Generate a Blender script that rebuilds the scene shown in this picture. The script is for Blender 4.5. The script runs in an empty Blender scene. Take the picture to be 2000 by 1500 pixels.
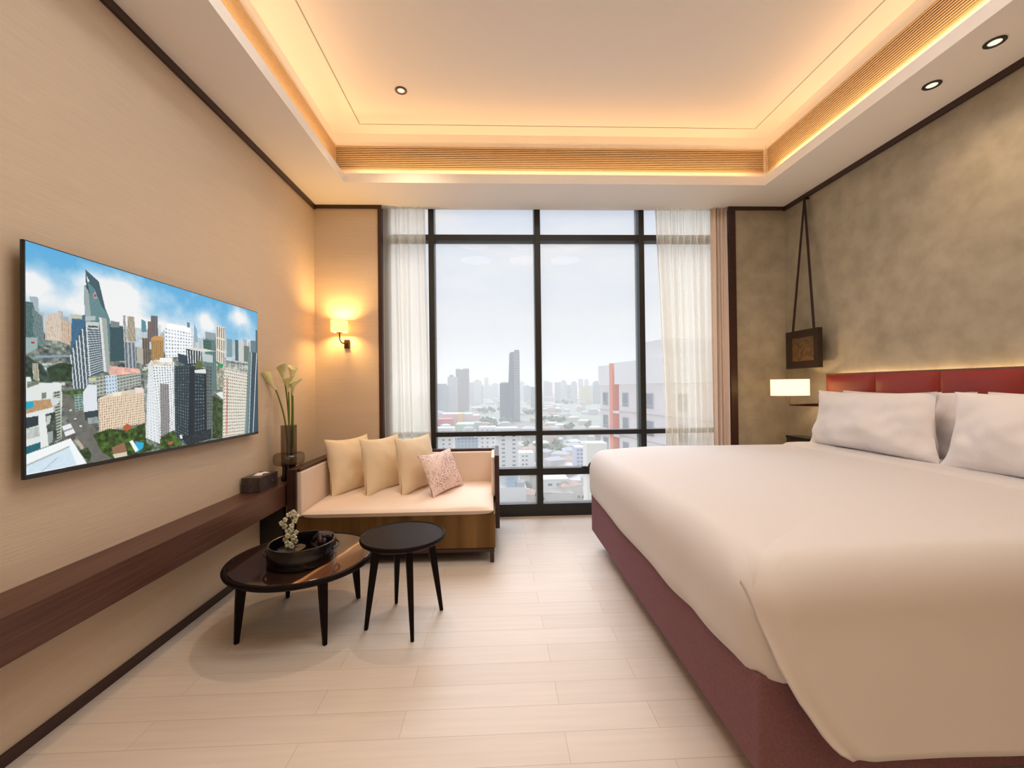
import bpy, bmesh, math, random
import numpy as np
from mathutils import Vector, Matrix, noise

D = bpy.data
SC = bpy.context.scene
COL = SC.collection
R = math.radians
random.seed(7)

# ------------------------------------------------------------------ camera
F, YAW, PIT, ROL, EYE = 832.36, 0.0389, 0.0058, -0.0117, 1.22
def _basis():
    cy, sy = math.cos(YAW), math.sin(YAW)
    fw = Vector((sy*math.cos(PIT), cy*math.cos(PIT), math.sin(PIT)))
    r = Vector((cy, -sy, 0)); u = r.cross(fw)
    r2 = r*math.cos(ROL) + u*math.sin(ROL)
    return r2, r2.cross(fw), fw
CR, CU, CF = _basis()
cam_d = D.cameras.new('camera'); cam = D.objects.new('camera', cam_d); COL.objects.link(cam)
cam_d.sensor_width = 36.0; cam_d.lens = F/2000*36; cam_d.clip_start = .05; cam_d.clip_end = 20000
cam.matrix_world = Matrix(((CR.x, CU.x, -CF.x, 0), (CR.y, CU.y, -CF.y, 0), (CR.z, CU.z, -CF.z, EYE), (0, 0, 0, 1)))
SC.camera = cam

def lin(c):
    return tuple((v/255/12.92 if v/255 <= .04045 else ((v/255+.055)/1.055)**2.4) for v in c[:3])

# ------------------------------------------------------------------ world
SC.view_settings.view_transform = 'Standard'
SC.view_settings.look = 'None'
SC.view_settings.gamma = 1.0
SC.view_settings.use_curve_mapping = False
SC.view_settings.exposure = 0.05
SC.cycles.use_denoising = True
SC.cycles.max_bounces = 10
SC.cycles.diffuse_bounces = 5
SC.cycles.glossy_bounces = 4
SC.cycles.transparent_max_bounces = 16
SC.cycles.volume_bounces = 1
SC.cycles.sample_clamp_indirect = 6.0
SC.cycles.caustics_reflective = False
SC.cycles.caustics_refractive = False

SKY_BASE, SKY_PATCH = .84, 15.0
W = D.worlds.new('sky'); SC.world = W; W.use_nodes = True
def world():
    nt = W.node_tree; N, L = nt.nodes, nt.links; N.clear()
    out = N.new('ShaderNodeOutputWorld'); bg = N.new('ShaderNodeBackground')
    tc = N.new('ShaderNodeTexCoord'); sx = N.new('ShaderNodeSeparateXYZ')
    L.new(tc.outputs['Generated'], sx.inputs[0])
    rp = N.new('ShaderNodeValToRGB'); L.new(sx.outputs['Z'], rp.inputs[0])
    e = rp.color_ramp.elements
    e[0].position = 0.0; e[0].color = (.84, .80, .76, 1)
    e[1].position = .12; e[1].color = (.78, .785, .80, 1)
    x = e.new(.25); x.color = (.72, .765, .84, 1)
    x = e.new(.42); x.color = (.66, .74, .88, 1)
    # soft cloud veils, stretched along the horizon
    mp = N.new('ShaderNodeMapping'); mp.inputs['Scale'].default_value = (1.6, 1.6, 7.0)
    mp.inputs['Rotation'].default_value = (0, R(6), 0)
    L.new(tc.outputs['Generated'], mp.inputs[0])
    nz = N.new('ShaderNodeTexNoise'); nz.inputs['Scale'].default_value = 2.3
    nz.inputs['Detail'].default_value = 7; nz.inputs['Roughness'].default_value = .56
    L.new(mp.outputs[0], nz.inputs['Vector'])
    cr = N.new('ShaderNodeValToRGB'); L.new(nz.outputs['Fac'], cr.inputs[0])
    cr.color_ramp.elements[0].position = .40; cr.color_ramp.elements[0].color = (0, 0, 0, 1)
    cr.color_ramp.elements[1].position = .66; cr.color_ramp.elements[1].color = (1, 1, 1, 1)
    mx = N.new('ShaderNodeMix'); mx.data_type = 'RGBA'
    L.new(cr.outputs[0], mx.inputs[0]); L.new(rp.outputs[0], mx.inputs[6]); mx.inputs[7].default_value = (.86, .83, .83, 1)
    # wide bright patch added to the sky above the view, to light the room
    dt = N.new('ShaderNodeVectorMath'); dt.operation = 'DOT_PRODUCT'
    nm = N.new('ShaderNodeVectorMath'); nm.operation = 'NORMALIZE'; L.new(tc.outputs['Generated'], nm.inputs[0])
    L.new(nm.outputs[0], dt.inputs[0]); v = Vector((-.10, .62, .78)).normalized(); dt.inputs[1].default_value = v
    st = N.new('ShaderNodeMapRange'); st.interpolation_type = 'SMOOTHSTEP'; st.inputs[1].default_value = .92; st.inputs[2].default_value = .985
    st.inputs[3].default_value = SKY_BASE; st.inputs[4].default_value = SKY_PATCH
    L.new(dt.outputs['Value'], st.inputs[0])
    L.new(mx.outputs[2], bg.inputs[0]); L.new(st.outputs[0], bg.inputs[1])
    L.new(bg.outputs[0], out.inputs[0])
world()

def lamp(name, kind, loc, energy, color, **k):
    l = D.lights.new(name, kind); o = D.objects.new(name, l); COL.objects.link(o)
    o.location = loc; l.energy = energy; l.color = color
    for a, v in k.items():
        if a == 'rot': o.rotation_euler = v
        else: setattr(l, a, v)
    return o
# hazy sun behind the clouds, high above the window view
sun = lamp('sun', 'SUN', (0, 20, 30), .6, (1.0, .96, .92), angle=R(35), rot=(R(-52), 0, R(-14)))
WARM = (1.0, .57, .25); WARM2 = (1.0, .66, .36); SOFTW = (1.0, .80, .60)
# daylight portal over the window opening (guides sampling only)
pt = lamp('window_portal', 'AREA', (.6, 4.16, 1.45), 1, (1, 1, 1), shape='RECTANGLE', size=3.3, size_y=2.9, rot=(R(-90), 0, 0))
pt.data.cycles.is_portal = True
# unseen fill lamps added under the raised ceiling, just out of view
for kx, ky in ((-.3, 1.8), (.5, 1.8), (1.2, 1.8), (-.3, 1.0), (.5, 1.0), (1.2, 1.0)):
    lamp('key_fill_lamp', 'AREA', (kx, ky, 3.33), 5.9, (1.0, .965, .92), shape='DISK', size=.5)
# warm fill lamp added behind the camera, out of view
lamp('rear_fill_lamp', 'AREA', (.4, -1.9, 2.8), 22, (1.0, .76, .50), shape='RECTANGLE', size=3.2, size_y=1.2)

# ------------------------------------------------------------------ materials
MATS = {}
def mat(name, rgb, rough=.5, metal=0.0, var=None, bump=None, spec=.5, coat=0, sheen=0, emis=None, trans=0):
    """var=(scale xyz, amount, detail, rgb2) bump=(scale xyz, strength, dist)"""
    if name in MATS: return MATS[name]
    m = D.materials.new(name); m.use_nodes = True; MATS[name] = m
    nt = m.node_tree; N, L = nt.nodes, nt.links
    b = N['Principled BSDF']; c = lin(rgb) + (1,)
    b.inputs['Base Color'].default_value = c; b.inputs['Roughness'].default_value = rough
    b.inputs['Metallic'].default_value = metal; b.inputs['Specular IOR Level'].default_value = spec
    b.inputs['Coat Weight'].default_value = coat; b.inputs['Coat Roughness'].default_value = .08
    b.inputs['Sheen Weight'].default_value = sheen
    if emis:
        b.inputs['Emission Color'].default_value = tuple(emis[0]) + (1,); b.inputs['Emission Strength'].default_value = emis[1]
    tc = N.new('ShaderNodeTexCoord')
    def nz(scale, det, rough=.55):
        mp = N.new('ShaderNodeMapping'); mp.inputs['Scale'].default_value = scale
        L.new(tc.outputs['Object'], mp.inputs[0])
        n = N.new('ShaderNodeTexNoise'); n.inputs['Scale'].default_value = 1; n.inputs['Detail'].default_value = det
        n.inputs['Roughness'].default_value = rough
        L.new(mp.outputs[0], n.inputs['Vector']); return n
    if var:
        n = nz(var[0], var[2]); r = N.new('ShaderNodeMapRange')
        r.inputs[1].default_value = .3; r.inputs[2].default_value = .7
        L.new(n.outputs['Fac'], r.inputs[0])
        mx = N.new('ShaderNodeMix'); mx.data_type = 'RGBA'
        mx.inputs[6].default_value = c
        c2 = lin(var[3]) + (1,); mx.inputs[7].default_value = c2
        mm = N.new('ShaderNodeMath'); mm.operation = 'MULTIPLY'; mm.inputs[1].default_value = var[1]
        L.new(r.outputs[0], mm.inputs[0]); L.new(mm.outputs[0], mx.inputs[0])
        L.new(mx.outputs[2], b.inputs['Base Color'])
    if bump:
        n = nz(bump[0], 4); bp = N.new('ShaderNodeBump'); bp.inputs['Strength'].default_value = bump[1]
        bp.inputs['Distance'].default_value = bump[2]
        L.new(n.outputs['Fac'], bp.inputs['Height']); L.new(bp.outputs[0], b.inputs['Normal'])
    return m

wallpaper = mat('grasscloth wallpaper', (211, 195, 175), .75, var=((3, 5, 90), .4, 5, (197, 180, 158)), bump=((6, 6, 240), .35, .002))
rightpaper = mat('mottled sage wallpaper', (177, 169, 149), .7, var=((7, 7, 7), .8, 12, (147, 139, 120)), bump=((40, 40, 40), .15, .002))
white = mat('ceiling paint', (244, 241, 237), .85)
darkwood = mat('dark wenge wood', (62, 36, 30), .38, var=((3, 3, 60), .6, 5, (40, 22, 19)))
shelfwood = mat('dark walnut shelf', (98, 66, 54), .38, var=((60, 2.5, 90), .9, 6, (66, 40, 33)), bump=((60, 2.5, 90), .08, .001))
blackmetal = mat('black aluminium', (26, 27, 26), .45, var=((20, 20, 20), .3, 3, (44, 44, 40)))
nearblack = mat('black lacquer', (12, 11, 13), .22, coat=.3)
cream = mat('cream cotton', (232, 214, 184), .85, bump=((300, 300, 300), .12, .001), sheen=.2)
seatfab = mat('pale linen upholstery', (232, 215, 200), .8, var=((5, 5, 5), .25, 3, (222, 203, 188)), bump=((400, 400, 400), .1, .001))
linen = mat('white hotel linen', (214, 211, 212), .8, bump=((9, 9, 9), .12, .01))
pillowfab = mat('white pillowcase', (232, 229, 231), .8, bump=((12, 12, 12), .2, .012))
basefab = mat('mauve brown woven fabric', (134, 98, 106), .95, var=((160, 160, 160), .5, 3, (104, 72, 80)), bump=((300, 300, 300), .4, .002), spec=.2)
leather = mat('oxblood leather', (150, 44, 34), .38, var=((3, 3, 3), .35, 4, (124, 38, 34)), bump=((120, 120, 120), .1, .001))
bronze = mat('brushed bronze', (136, 106, 66), .36, metal=.8, var=((9, 9, .6), .8, 4, (86, 62, 34)))
brass = mat('brass', (190, 140, 70), .3, metal=1)
bronzed = mat('dark bronze metal', (70, 46, 28), .35, metal=.8)
tabletop = mat('espresso wood', (24, 13, 13), .5, var=((4, 40, 4), .5, 5, (15, 8, 8)), spec=.1)
drapefab = mat('taupe drape', (230, 215, 204), .85, bump=((200, 200, 60), .1, .001))

def floor_mat():
    m = D.materials.new('pale oak planks'); m.use_nodes = True
    nt = m.node_tree; N, L = nt.nodes, nt.links; b = N['Principled BSDF']
    tc = N.new('ShaderNodeTexCoord')
    mp = N.new('ShaderNodeMapping'); mp.inputs['Location'].default_value = (.35, -.095, 0)
    L.new(tc.outputs['Object'], mp.inputs[0])
    br = N.new('ShaderNodeTexBrick'); L.new(mp.outputs[0], br.inputs['Vector'])
    br.offset = .37; br.offset_frequency = 2; br.squash = 1
    br.inputs['Scale'].default_value = 1; br.inputs['Mortar Size'].default_value = .0012
    br.inputs['Mortar Smooth'].default_value = .4; br.inputs['Bias'].default_value = 0
    br.inputs['Brick Width'].default_value = .92; br.inputs['Row Height'].default_value = .128
    br.inputs['Color1'].default_value = lin((213, 204, 195)) + (1,)
    br.inputs['Color2'].default_value = lin((208, 198, 188)) + (1,)
    br.inputs['Mortar'].default_value = lin((182, 165, 149)) + (1,)
    m2 = N.new('ShaderNodeMapping'); m2.inputs['Scale'].default_value = (2.2, 46, 1); L.new(tc.outputs['Object'], m2.inputs[0])
    nz = N.new('ShaderNodeTexNoise'); nz.inputs['Detail'].default_value = 6; nz.inputs['Scale'].default_value = 1
    L.new(m2.outputs[0], nz.inputs['Vector'])
    mr = N.new('ShaderNodeMapRange'); mr.inputs[3].default_value = .90; mr.inputs[4].default_value = 1.08; L.new(nz.outputs['Fac'], mr.inputs[0])
    mx = N.new('ShaderNodeMix'); mx.data_type = 'RGBA'; mx.blend_type = 'MULTIPLY'; mx.inputs[0].default_value = 1
    L.new(br.outputs['Color'], mx.inputs[6]); L.new(mr.outputs[0], mx.inputs[7]); L.new(mx.outputs[2], b.inputs['Base Color'])
    b.inputs['Roughness'].default_value = .42; b.inputs['Specular IOR Level'].default_value = .4
    bp = N.new('ShaderNodeBump'); bp.inputs['Strength'].default_value = .25; bp.inputs['Distance'].default_value = .001; bp.invert = True
    L.new(br.outputs['Fac'], bp.inputs['Height']); L.new(bp.outputs[0], b.inputs['Normal'])
    return m

def glass_mat(name, tint, transp, gloss_rough=.02, veil=0.0):
    """thin pane: mostly see-through, a weak mirror, an optional white veil added to wash out the view"""
    m = D.materials.new(name); m.use_nodes = True
    nt = m.node_tree; N, L = nt.nodes, nt.links; N.clear()
    out = N.new('ShaderNodeOutputMaterial'); t = N.new('ShaderNodeBsdfTransparent'); t.inputs[0].default_value = tint + (1,)
    g = N.new('ShaderNodeBsdfGlossy'); g.inputs['Roughness'].default_value = gloss_rough
    mx = N.new('ShaderNodeMixShader'); mx.inputs[0].default_value = 1-transp
    L.new(t.outputs[0], mx.inputs[1]); L.new(g.outputs[0], mx.inputs[2])
    last = mx
    if veil:
        tr = N.new('ShaderNodeBsdfTranslucent'); tr.inputs[0].default_value = (1, 1, 1, 1)
        m2 = N.new('ShaderNodeMixShader'); m2.inputs[0].default_value = veil
        L.new(mx.outputs[0], m2.inputs[1]); L.new(tr.outputs[0], m2.inputs[2]); last = m2
    L.new(last.outputs[0], out.inputs[0]); return m

def sheer_mat():
    m = D.materials.new('ivory sheer voile'); m.use_nodes = True
    nt = m.node_tree; N, L = nt.nodes, nt.links; N.clear()
    out = N.new('ShaderNodeOutputMaterial')
    t = N.new('ShaderNodeBsdfTransparent'); t.inputs[0].default_value = (1, .985, .95, 1)
    d = N.new('ShaderNodeBsdfDiffuse'); d.inputs[0].default_value = lin((250, 240, 216)) + (1,)
    tr = N.new('ShaderNodeBsdfTranslucent'); tr.inputs[0].default_value = lin((252, 246, 232)) + (1,)
    a = N.new('ShaderNodeMixShader'); a.inputs[0].default_value = .72
    L.new(d.outputs[0], a.inputs[1]); L.new(tr.outputs[0], a.inputs[2])
    lw = N.new('ShaderNodeLayerWeight'); lw.inputs[0].default_value = .45
    mr = N.new('ShaderNodeMapRange'); mr.inputs[3].default_value = .5; mr.inputs[4].default_value = .95
    L.new(lw.outputs['Facing'], mr.inputs[0])
    b = N.new('ShaderNodeMixShader'); L.new(mr.outputs[0], b.inputs[0])
    L.new(t.outputs[0], b.inputs[1]); L.new(a.outputs[0], b.inputs[2]); L.new(b.outputs[0], out.inputs[0])
    return m

def emit_mat(name, rgb, s):
    m = D.materials.new(name); m.use_nodes = True
    nt = m.node_tree; N, L = nt.nodes, nt.links; N.clear()
    out = N.new('ShaderNodeOutputMaterial'); e = N.new('ShaderNodeEmission')
    e.inputs[0].default_value = tuple(rgb) + (1,); e.inputs[1].default_value = s
    L.new(e.outputs[0], out.inputs[0]); return m

def marble_mat():
    m = D.materials.new('brown marble with pale veins'); m.use_nodes = True
    nt = m.node_tree; N, L = nt.nodes, nt.links; b = N['Principled BSDF']
    tc = N.new('ShaderNodeTexCoord'); sp = N.new('ShaderNodeSeparateXYZ')
    nz = N.new('ShaderNodeTexNoise'); nz.inputs['Scale'].default_value = 5; nz.inputs['Detail'].default_value = 6
    L.new(tc.outputs['Object'], nz.inputs['Vector']); L.new(tc.outputs['Object'], sp.inputs[0])
    def M(op, a, b_):
        n = N.new('ShaderNodeMath'); n.operation = op
        for i, q in enumerate((a, b_)):
            if isinstance(q, (int, float)): n.inputs[i].default_value = q
            else: L.new(q, n.inputs[i])
        return n.outputs[0]
    # signed distance from the main vein: VN.x*x + VN.y*y - c, wobbling with the noise
    d = M('SUBTRACT', M('ADD', M('MULTIPLY', sp.outputs['X'], .968), M('MULTIPLY', sp.outputs['Y'], -.25)), .185)
    d = M('ADD', M('ADD', d, M('MULTIPLY', M('SUBTRACT', nz.outputs['Fac'], .5), .045)), .5)
    r = N.new('ShaderNodeValToRGB'); L.new(d, r.inputs[0]); e = r.color_ramp.elements
    e[0].position = .15; e[0].color = lin((44, 26, 22)) + (1,); e[1].position = .72; e[1].color = lin((96, 62, 40)) + (1,)
    for p_, c_ in ((.40, (40, 24, 20)), (.488, (52, 30, 22)), (.497, (190, 138, 92)), (.503, (206, 158, 112)), (.515, (118, 78, 50)), (.6, (92, 58, 38))):
        x = e.new(p_); x.color = lin(c_) + (1,)
    L.new(r.outputs[0], b.inputs['Base Color']); b.inputs['Roughness'].default_value = .1
    b.inputs['Coat Weight'].default_value = .5
    return m

def floral_mat():
    m = D.materials.new('blossom print cotton'); m.use_nodes = True
    nt = m.node_tree; N, L = nt.nodes, nt.links; b = N['Principled BSDF']
    tc = N.new('ShaderNodeTexCoord')
    v = N.new('ShaderNodeTexVoronoi'); v.inputs['Scale'].default_value = 75; L.new(tc.outputs['Object'], v.inputs['Vector'])
    n = N.new('ShaderNodeTexNoise'); n.inputs['Scale'].default_value = 7; n.inputs['Detail'].default_value = 3; L.new(tc.outputs['Object'], n.inputs['Vector'])
    a = N.new('ShaderNodeMath'); a.operation = 'LESS_THAN'; a.inputs[1].default_value = .42; L.new(v.outputs['Distance'], a.inputs[0])
    c = N.new('ShaderNodeMapRange'); c.inputs[1].default_value = .36; c.inputs[2].default_value = .56; L.new(n.outputs['Fac'], c.inputs[0])
    mm = N.new('ShaderNodeMath'); mm.operation = 'MULTIPLY'; L.new(a.outputs[0], mm.inputs[0]); L.new(c.outputs[0], mm.inputs[1])
    mx = N.new('ShaderNodeMix'); mx.data_type = 'RGBA'; L.new(mm.outputs[0], mx.inputs[0])
    mx.inputs[6].default_value = lin((238, 216, 208)) + (1,); mx.inputs[7].default_value = lin((166, 132, 134)) + (1,)
    L.new(mx.outputs[2], b.inputs['Base Color']); b.inputs['Roughness'].default_value = .85
    return m

# ------------------------------------------------------------------ mesh helpers
def box(bm, x0, x1, y0, y1, z0, z1, bev=0, seg=2):
    r = bmesh.ops.create_cube(bm, size=1)
    vs = r['verts']
    for v in vs:
        v.co = Vector(((x0+x1)/2 + v.co.x*(x1-x0), (y0+y1)/2 + v.co.y*(y1-y0), (z0+z1)/2 + v.co.z*(z1-z0)))
    if bev:
        es = list({e for v in vs for e in v.link_edges})
        bmesh.ops.bevel(bm, geom=es, offset=bev, segments=seg, affect='EDGES', profile=.6)
def grid(bm, f, nu, nv, cu=False):
    P = [[bm.verts.new(f(i/nu, j/nv)) for j in range(nv+1)] for i in range(nu + (0 if cu else 1))]
    n = len(P)
    for i in range(nu):
        for j in range(nv):
            bm.faces.new((P[i][j], P[(i+1) % n][j], P[(i+1) % n][j+1], P[i][j+1]))
    return P
def lathe(bm, prof, seg=32, c=(0, 0), sx=1, sy=1):
    rings = []
    for r, z in prof:
        if r < 1e-6: rings.append([bm.verts.new((c[0], c[1], z))])
        else: rings.append([bm.verts.new((c[0]+r*sx*math.cos(2*math.pi*k/seg), c[1]+r*sy*math.sin(2*math.pi*k/seg), z)) for k in range(seg)])
    for a, b in zip(rings, rings[1:]):
        for k in range(seg):
            k2 = (k+1) % seg
            if len(a) == 1 and len(b) == 1: continue
            if len(a) == 1: bm.faces.new((a[0], b[k2], b[k]))
            elif len(b) == 1: bm.faces.new((a[k], a[k2], b[0]))
            else: bm.faces.new((a[k], a[k2], b[k2], b[k]))
def tube(bm, pts, rad, seg=10, caps=True):
    pts = [Vector(p) for p in pts]; n = len(pts)
    rr = rad if isinstance(rad, (list, tuple)) else [rad]*n
    up = None; rings = []
    for i, p in enumerate(pts):
        t = (pts[min(i+1, n-1)] - pts[max(i-1, 0)]).normalized()
        if up is None: up = Vector((0, 0, 1)) if abs(t.z) < .9 else Vector((1, 0, 0))
        a = t.cross(up).normalized(); b = a.cross(t).normalized(); up = b
        rings.append([bm.verts.new(p + (a*math.cos(2*math.pi*k/seg) + b*math.sin(2*math.pi*k/seg))*rr[i]) for k in range(seg)])
    for a, b in zip(rings, rings[1:]):
        for k in range(seg): bm.faces.new((a[k], a[(k+1) % seg], b[(k+1) % seg], b[k]))
    if caps: bm.faces.new(rings[0][::-1]); bm.faces.new(rings[-1])
def prism(bm, poly, z0, z1):
    a = [bm.verts.new((x, y, z0)) for x, y in poly]; b = [bm.verts.new((x, y, z1)) for x, y in poly]
    n = len(poly); bm.faces.new(a[::-1]); bm.faces.new(b)
    for k in range(n): bm.faces.new((a[k], a[(k+1) % n], b[(k+1) % n], b[k]))
def obj(name, bm, m, parent=None, smooth=None, loc=None, fixn=True):
    if fixn: bmesh.ops.recalc_face_normals(bm, faces=bm.faces)
    me = D.meshes.new(name); bm.to_mesh(me); bm.free()
    if m: me.materials.append(m)
    o = D.objects.new(name, me); COL.objects.link(o)
    if loc: o.location = loc
    if parent: o.parent = parent
    if smooth:
        for p in me.polygons: p.use_smooth = True
        if smooth < 180:
            bm2 = bmesh.new(); bm2.from_mesh(me)
            for e in bm2.edges:
                if len(e.link_faces) == 2 and e.calc_face_angle(0) > R(smooth): e.smooth = False
            bm2.to_mesh(me); bm2.free()
    return o
def tag(o, label, cat, group=None, kind=None):
    o['label'] = label; o['category'] = cat
    if group: o['group'] = group
    if kind: o['kind'] = kind
    return o
def thing(name, label, cat, loc=(0, 0, 0), rot=(0, 0, 0), group=None):
    o = D.objects.new(name, None); COL.objects.link(o); o.location = loc; o.rotation_euler = rot; o.empty_display_size = .1
    return tag(o, label, cat, group)
def struct(name, bm, m, parent=None, smooth=None, label=None):
    o = obj(name, bm, m, parent, smooth)
    if not parent: o['kind'] = 'structure'
    if label: o['label'] = label
    return o
def B(*boxes, bev=0):
    bm = bmesh.new()
    for b in boxes: box(bm, *b, bev=bev)
    return bm
def dup(root):
    r = root.copy(); COL.objects.link(r)
    for ch in list(root.children):
        c = ch.copy(); COL.objects.link(c); c.parent = r
        for g in list(ch.children):
            d = g.copy(); COL.objects.link(d); d.parent = c
    return r

# ------------------------------------------------------------------ room shell
XL, XR, YB, YR, ZC = -1.62, 2.74, 3.90, -3.0, 2.876
CX0, CX1, CY1, CY0 = -1.20, 2.27, 3.465, -1.4        # soffit opening
WX0, WX1, WY1, WY0 = -1.315, 2.365, 3.59, -1.52      # cove walls
ZT = 3.345
struct('floor', B((XL-.1, XR+.1, YR-.1, 4.3, -.1, 0)), floor_mat())
struct('wall_left', B((XL-.1, XL, YR-.1, 4.3, 0, 3.5)), wallpaper)
struct('wall_right', B((XR, XR+.1, YR-.1, 4.3, 0, 3.5)), rightpaper)
struct('wall_rear', B((XL-.1, XR+.1, YR-.1, YR, 0, 3.5)), mat('rear wall paint', (214, 196, 174), .8))
struct('wall_front', B((XL, -1.03, YB, 4.2, 0, ZC)), wallpaper)
struct('wall_front_right', B((2.215, XR, YB, 4.2, 0, ZC)), rightpaper)
struct('wall_lintel', B((XL, XR, 4.08, 4.14, 2.94, 3.5), (XL, -1.03, 3.972, 4.08, ZC, 3.5), (2.215, XR, 3.972, 4.08, ZC, 3.5), (-1.03, 2.215, 3.972, 4.08, 2.965, 3.5)), white)
# soffit ring, cove walls and raised panel
struct('ceiling', B((XL, CX0, YR, 3.972, ZC, 2.95), (CX1, XR, YR, 3.972, ZC, 2.95), (CX0, CX1, CY1, 3.972, ZC, 2.95), (CX0, CX1, YR, CY0, ZC, 2.95)), white)
struct('ceiling_recess', B((WX0-.05, WX0, WY0, WY1+.05, 2.9501, 3.4), (WX1, WX1+.05, WY0, WY1+.05, 2.9501, 3.4),
                           (WX0, WX1, WY1, WY1+.05, 2.9501, 3.4), (WX0, WX1, WY0-.05, WY0, 2.9501, 3.4)), white)
gx0, gx1, gy1, gy0 = -1.062, 2.185, 3.455, -1.38
struct('ceiling_panel', B((gx0, gx1, gy0, gy1, ZT, ZT+.03), (WX0, gx0-.009, WY0, WY1, ZT, ZT+.03), (gx1+.009, WX1, WY0, WY1, ZT, ZT+.03),
                          (gx0-.009, gx1+.009, gy1+.009, WY1, ZT, ZT+.03), (gx0-.009, gx1+.009, WY0, gy0-.009, ZT, ZT+.03),
                          (WX0, WX1, WY0, WY1, ZT+.03, ZT+.06)), white)
struct('ceiling_slab', B((XL-.1, XR+.1, YR-.1, 4.3, 3.5, 3.6)), white)
# cornice, window reveal trims and skirting (dark wood)
struct('trim_1', B((XL, XL+.02, YR, YB, 2.838, ZC)), darkwood)
struct('trim_2', B((XR-.02, XR, YR, YB, 2.84, ZC)), darkwood)
struct('trim_3', B((XL+.02, -1.014, YB-.015, YB, 2.845, ZC), (-1.048, -1.014, YB-.015, 4.1, 0, 2.845), bev=.002), darkwood)
struct('trim_4', B((2.19, XR-.02, YB-.02, YB, 2.845, ZC), (2.19, 2.255, YB-.02, 4.1, 0, 2.845), bev=.004), darkwood)
struct('baseboard_left', B((XL, XL+.012, YR, YB, 0, .042)), darkwood)
struct('baseboard_right', B((XR-.012, XR, YR, YB, 0, .042)), darkwood)

# cove light strips: real strips lying on the ledge behind the fascia
def strip(name, cx, cy, sx, sy, e):
    lamp(name, 'AREA', (cx, cy, 2.985), e, WARM, shape='RECTANGLE', size=sx, size_y=sy, rot=(R(180), 0, 0))
strip('cove_strip_front', (CX0+CX1)/2, 3.50, 3.36, .04, 5.5)
strip('cove_strip_left', -1.235, (CY0+CY1)/2, .04, 4.8, 8.5)
strip('cove_strip_right', 2.297, (CY0+CY1)/2, .04, 4.8, 8)
strip('cove_strip_rear', (CX0+CX1)/2, CY0-.06, 3.4, .03, 8)

# slot grilles in the cove walls
slotdark = mat('grille void', (50, 30, 16), .9); slatpaint = mat('grille slat paint', (214, 186, 148), .6)
def grille(label, ax, a0, a1, w, sgn):
    t = thing('air_grille', label, 'air grille', group='slot grilles of the ceiling cove')
    z0, z1, n = 3.048, 3.232, 12
    def bx(a, b, d0, d1, zz0, zz1):   # along axis a..b, depth d0..d1 off wall plane w toward the room
        lo, hi = sorted((w+sgn*d0, w+sgn*d1))
        return (a, b, lo, hi, zz0, zz1) if ax == 'x' else (lo, hi, a, b, zz0, zz1)
    obj('backing', B(bx(a0, a1, .001, .003, z0, z1)), slotdark, t)
    obj('frame', B(bx(a0-.006, a1+.006, .001, .012, z1, z1+.007), bx(a0-.006, a1+.006, .001, .012, z0-.007, z0),
                   bx(a0-.008, a0, .001, .012, z0, z1), bx(a1, a1+.008, .001, .012, z0, z1)), slatpaint, t)
    p = (z1-z0)/n
    for k in range(n): obj('slat', B(bx(a0, a1, .003, .011, z0+(k+.32)*p, z0+(k+.74)*p)), slatpaint, t)
grille('long linear slot grille in the ceiling recess above the window', 'x', WX0+.01, WX1-.03, WY1, -1)
grille('long linear slot grille in the ceiling recess on the television side', 'y', WY0+.05, WY1-.015, WX0, 1)
grille('long linear slot grille in the ceiling recess on the bed side', 'y', WY0+.05, WY1-.03, WX1, -1)

# ------------------------------------------------------------------ window
win = D.objects.new('window_1', None); COL.objects.link(win); win['kind'] = 'structure'
FY0, FY1 = 3.99, 4.10
ZB = [.0875, .416, .7785, 2.62]
hb = [(.0, .115), (.385, .447), (.757, .80), (2.592, 2.648), (2.93, 2.962)]
for z0, z1 in hb: obj('transom', B((-1.03, 2.215, FY0+.005, FY1, z0, z1), bev=.002), blackmetal, win)
for cx, wd in ((-.584, .052), (.4095, .056), (1.402, .052)):
    obj('mullion', B((cx-wd/2, cx+wd/2, FY0, FY1+.02, .115, 2.93), bev=.003), blackmetal, win)
for a, b in ((-1.03, -.98), (2.165, 2.215)): obj('jamb', B((a, b, FY0, FY1, .115, 2.93)), blackmetal, win)
pane = glass_mat('window glass', (.98, .985, .985), .996, .0, veil=.09)  # translucent veil put into the glass to lift the darks of the city
cols = [(-.98, -.61), (-.558, .3815), (.4375, 1.376), (1.428, 2.165)]
for a, b in cols:
    for (l0, l1), (u0, u1) in zip(hb, hb[1:]):
        obj('pane', B((a-.004, b+.004, 4.06, 4.066, l1-.004, u0+.004)), pane, win)
# window latch on the sill bar
lt = obj('latch', B((.80, .90, 3.965, 3.988, .447, .465), bev=.004), nearblack, win)
bm = bmesh.new(); tube(bm, [(.865, 3.968, .46), (.872, 3.962, .485), (.885, 3.955, .50), (.91, 3.945, .507), (.935, 3.94, .507)], [.008, .008, .008, .008, .006]); obj('latch_handle', bm, nearblack, lt, 60)

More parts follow.
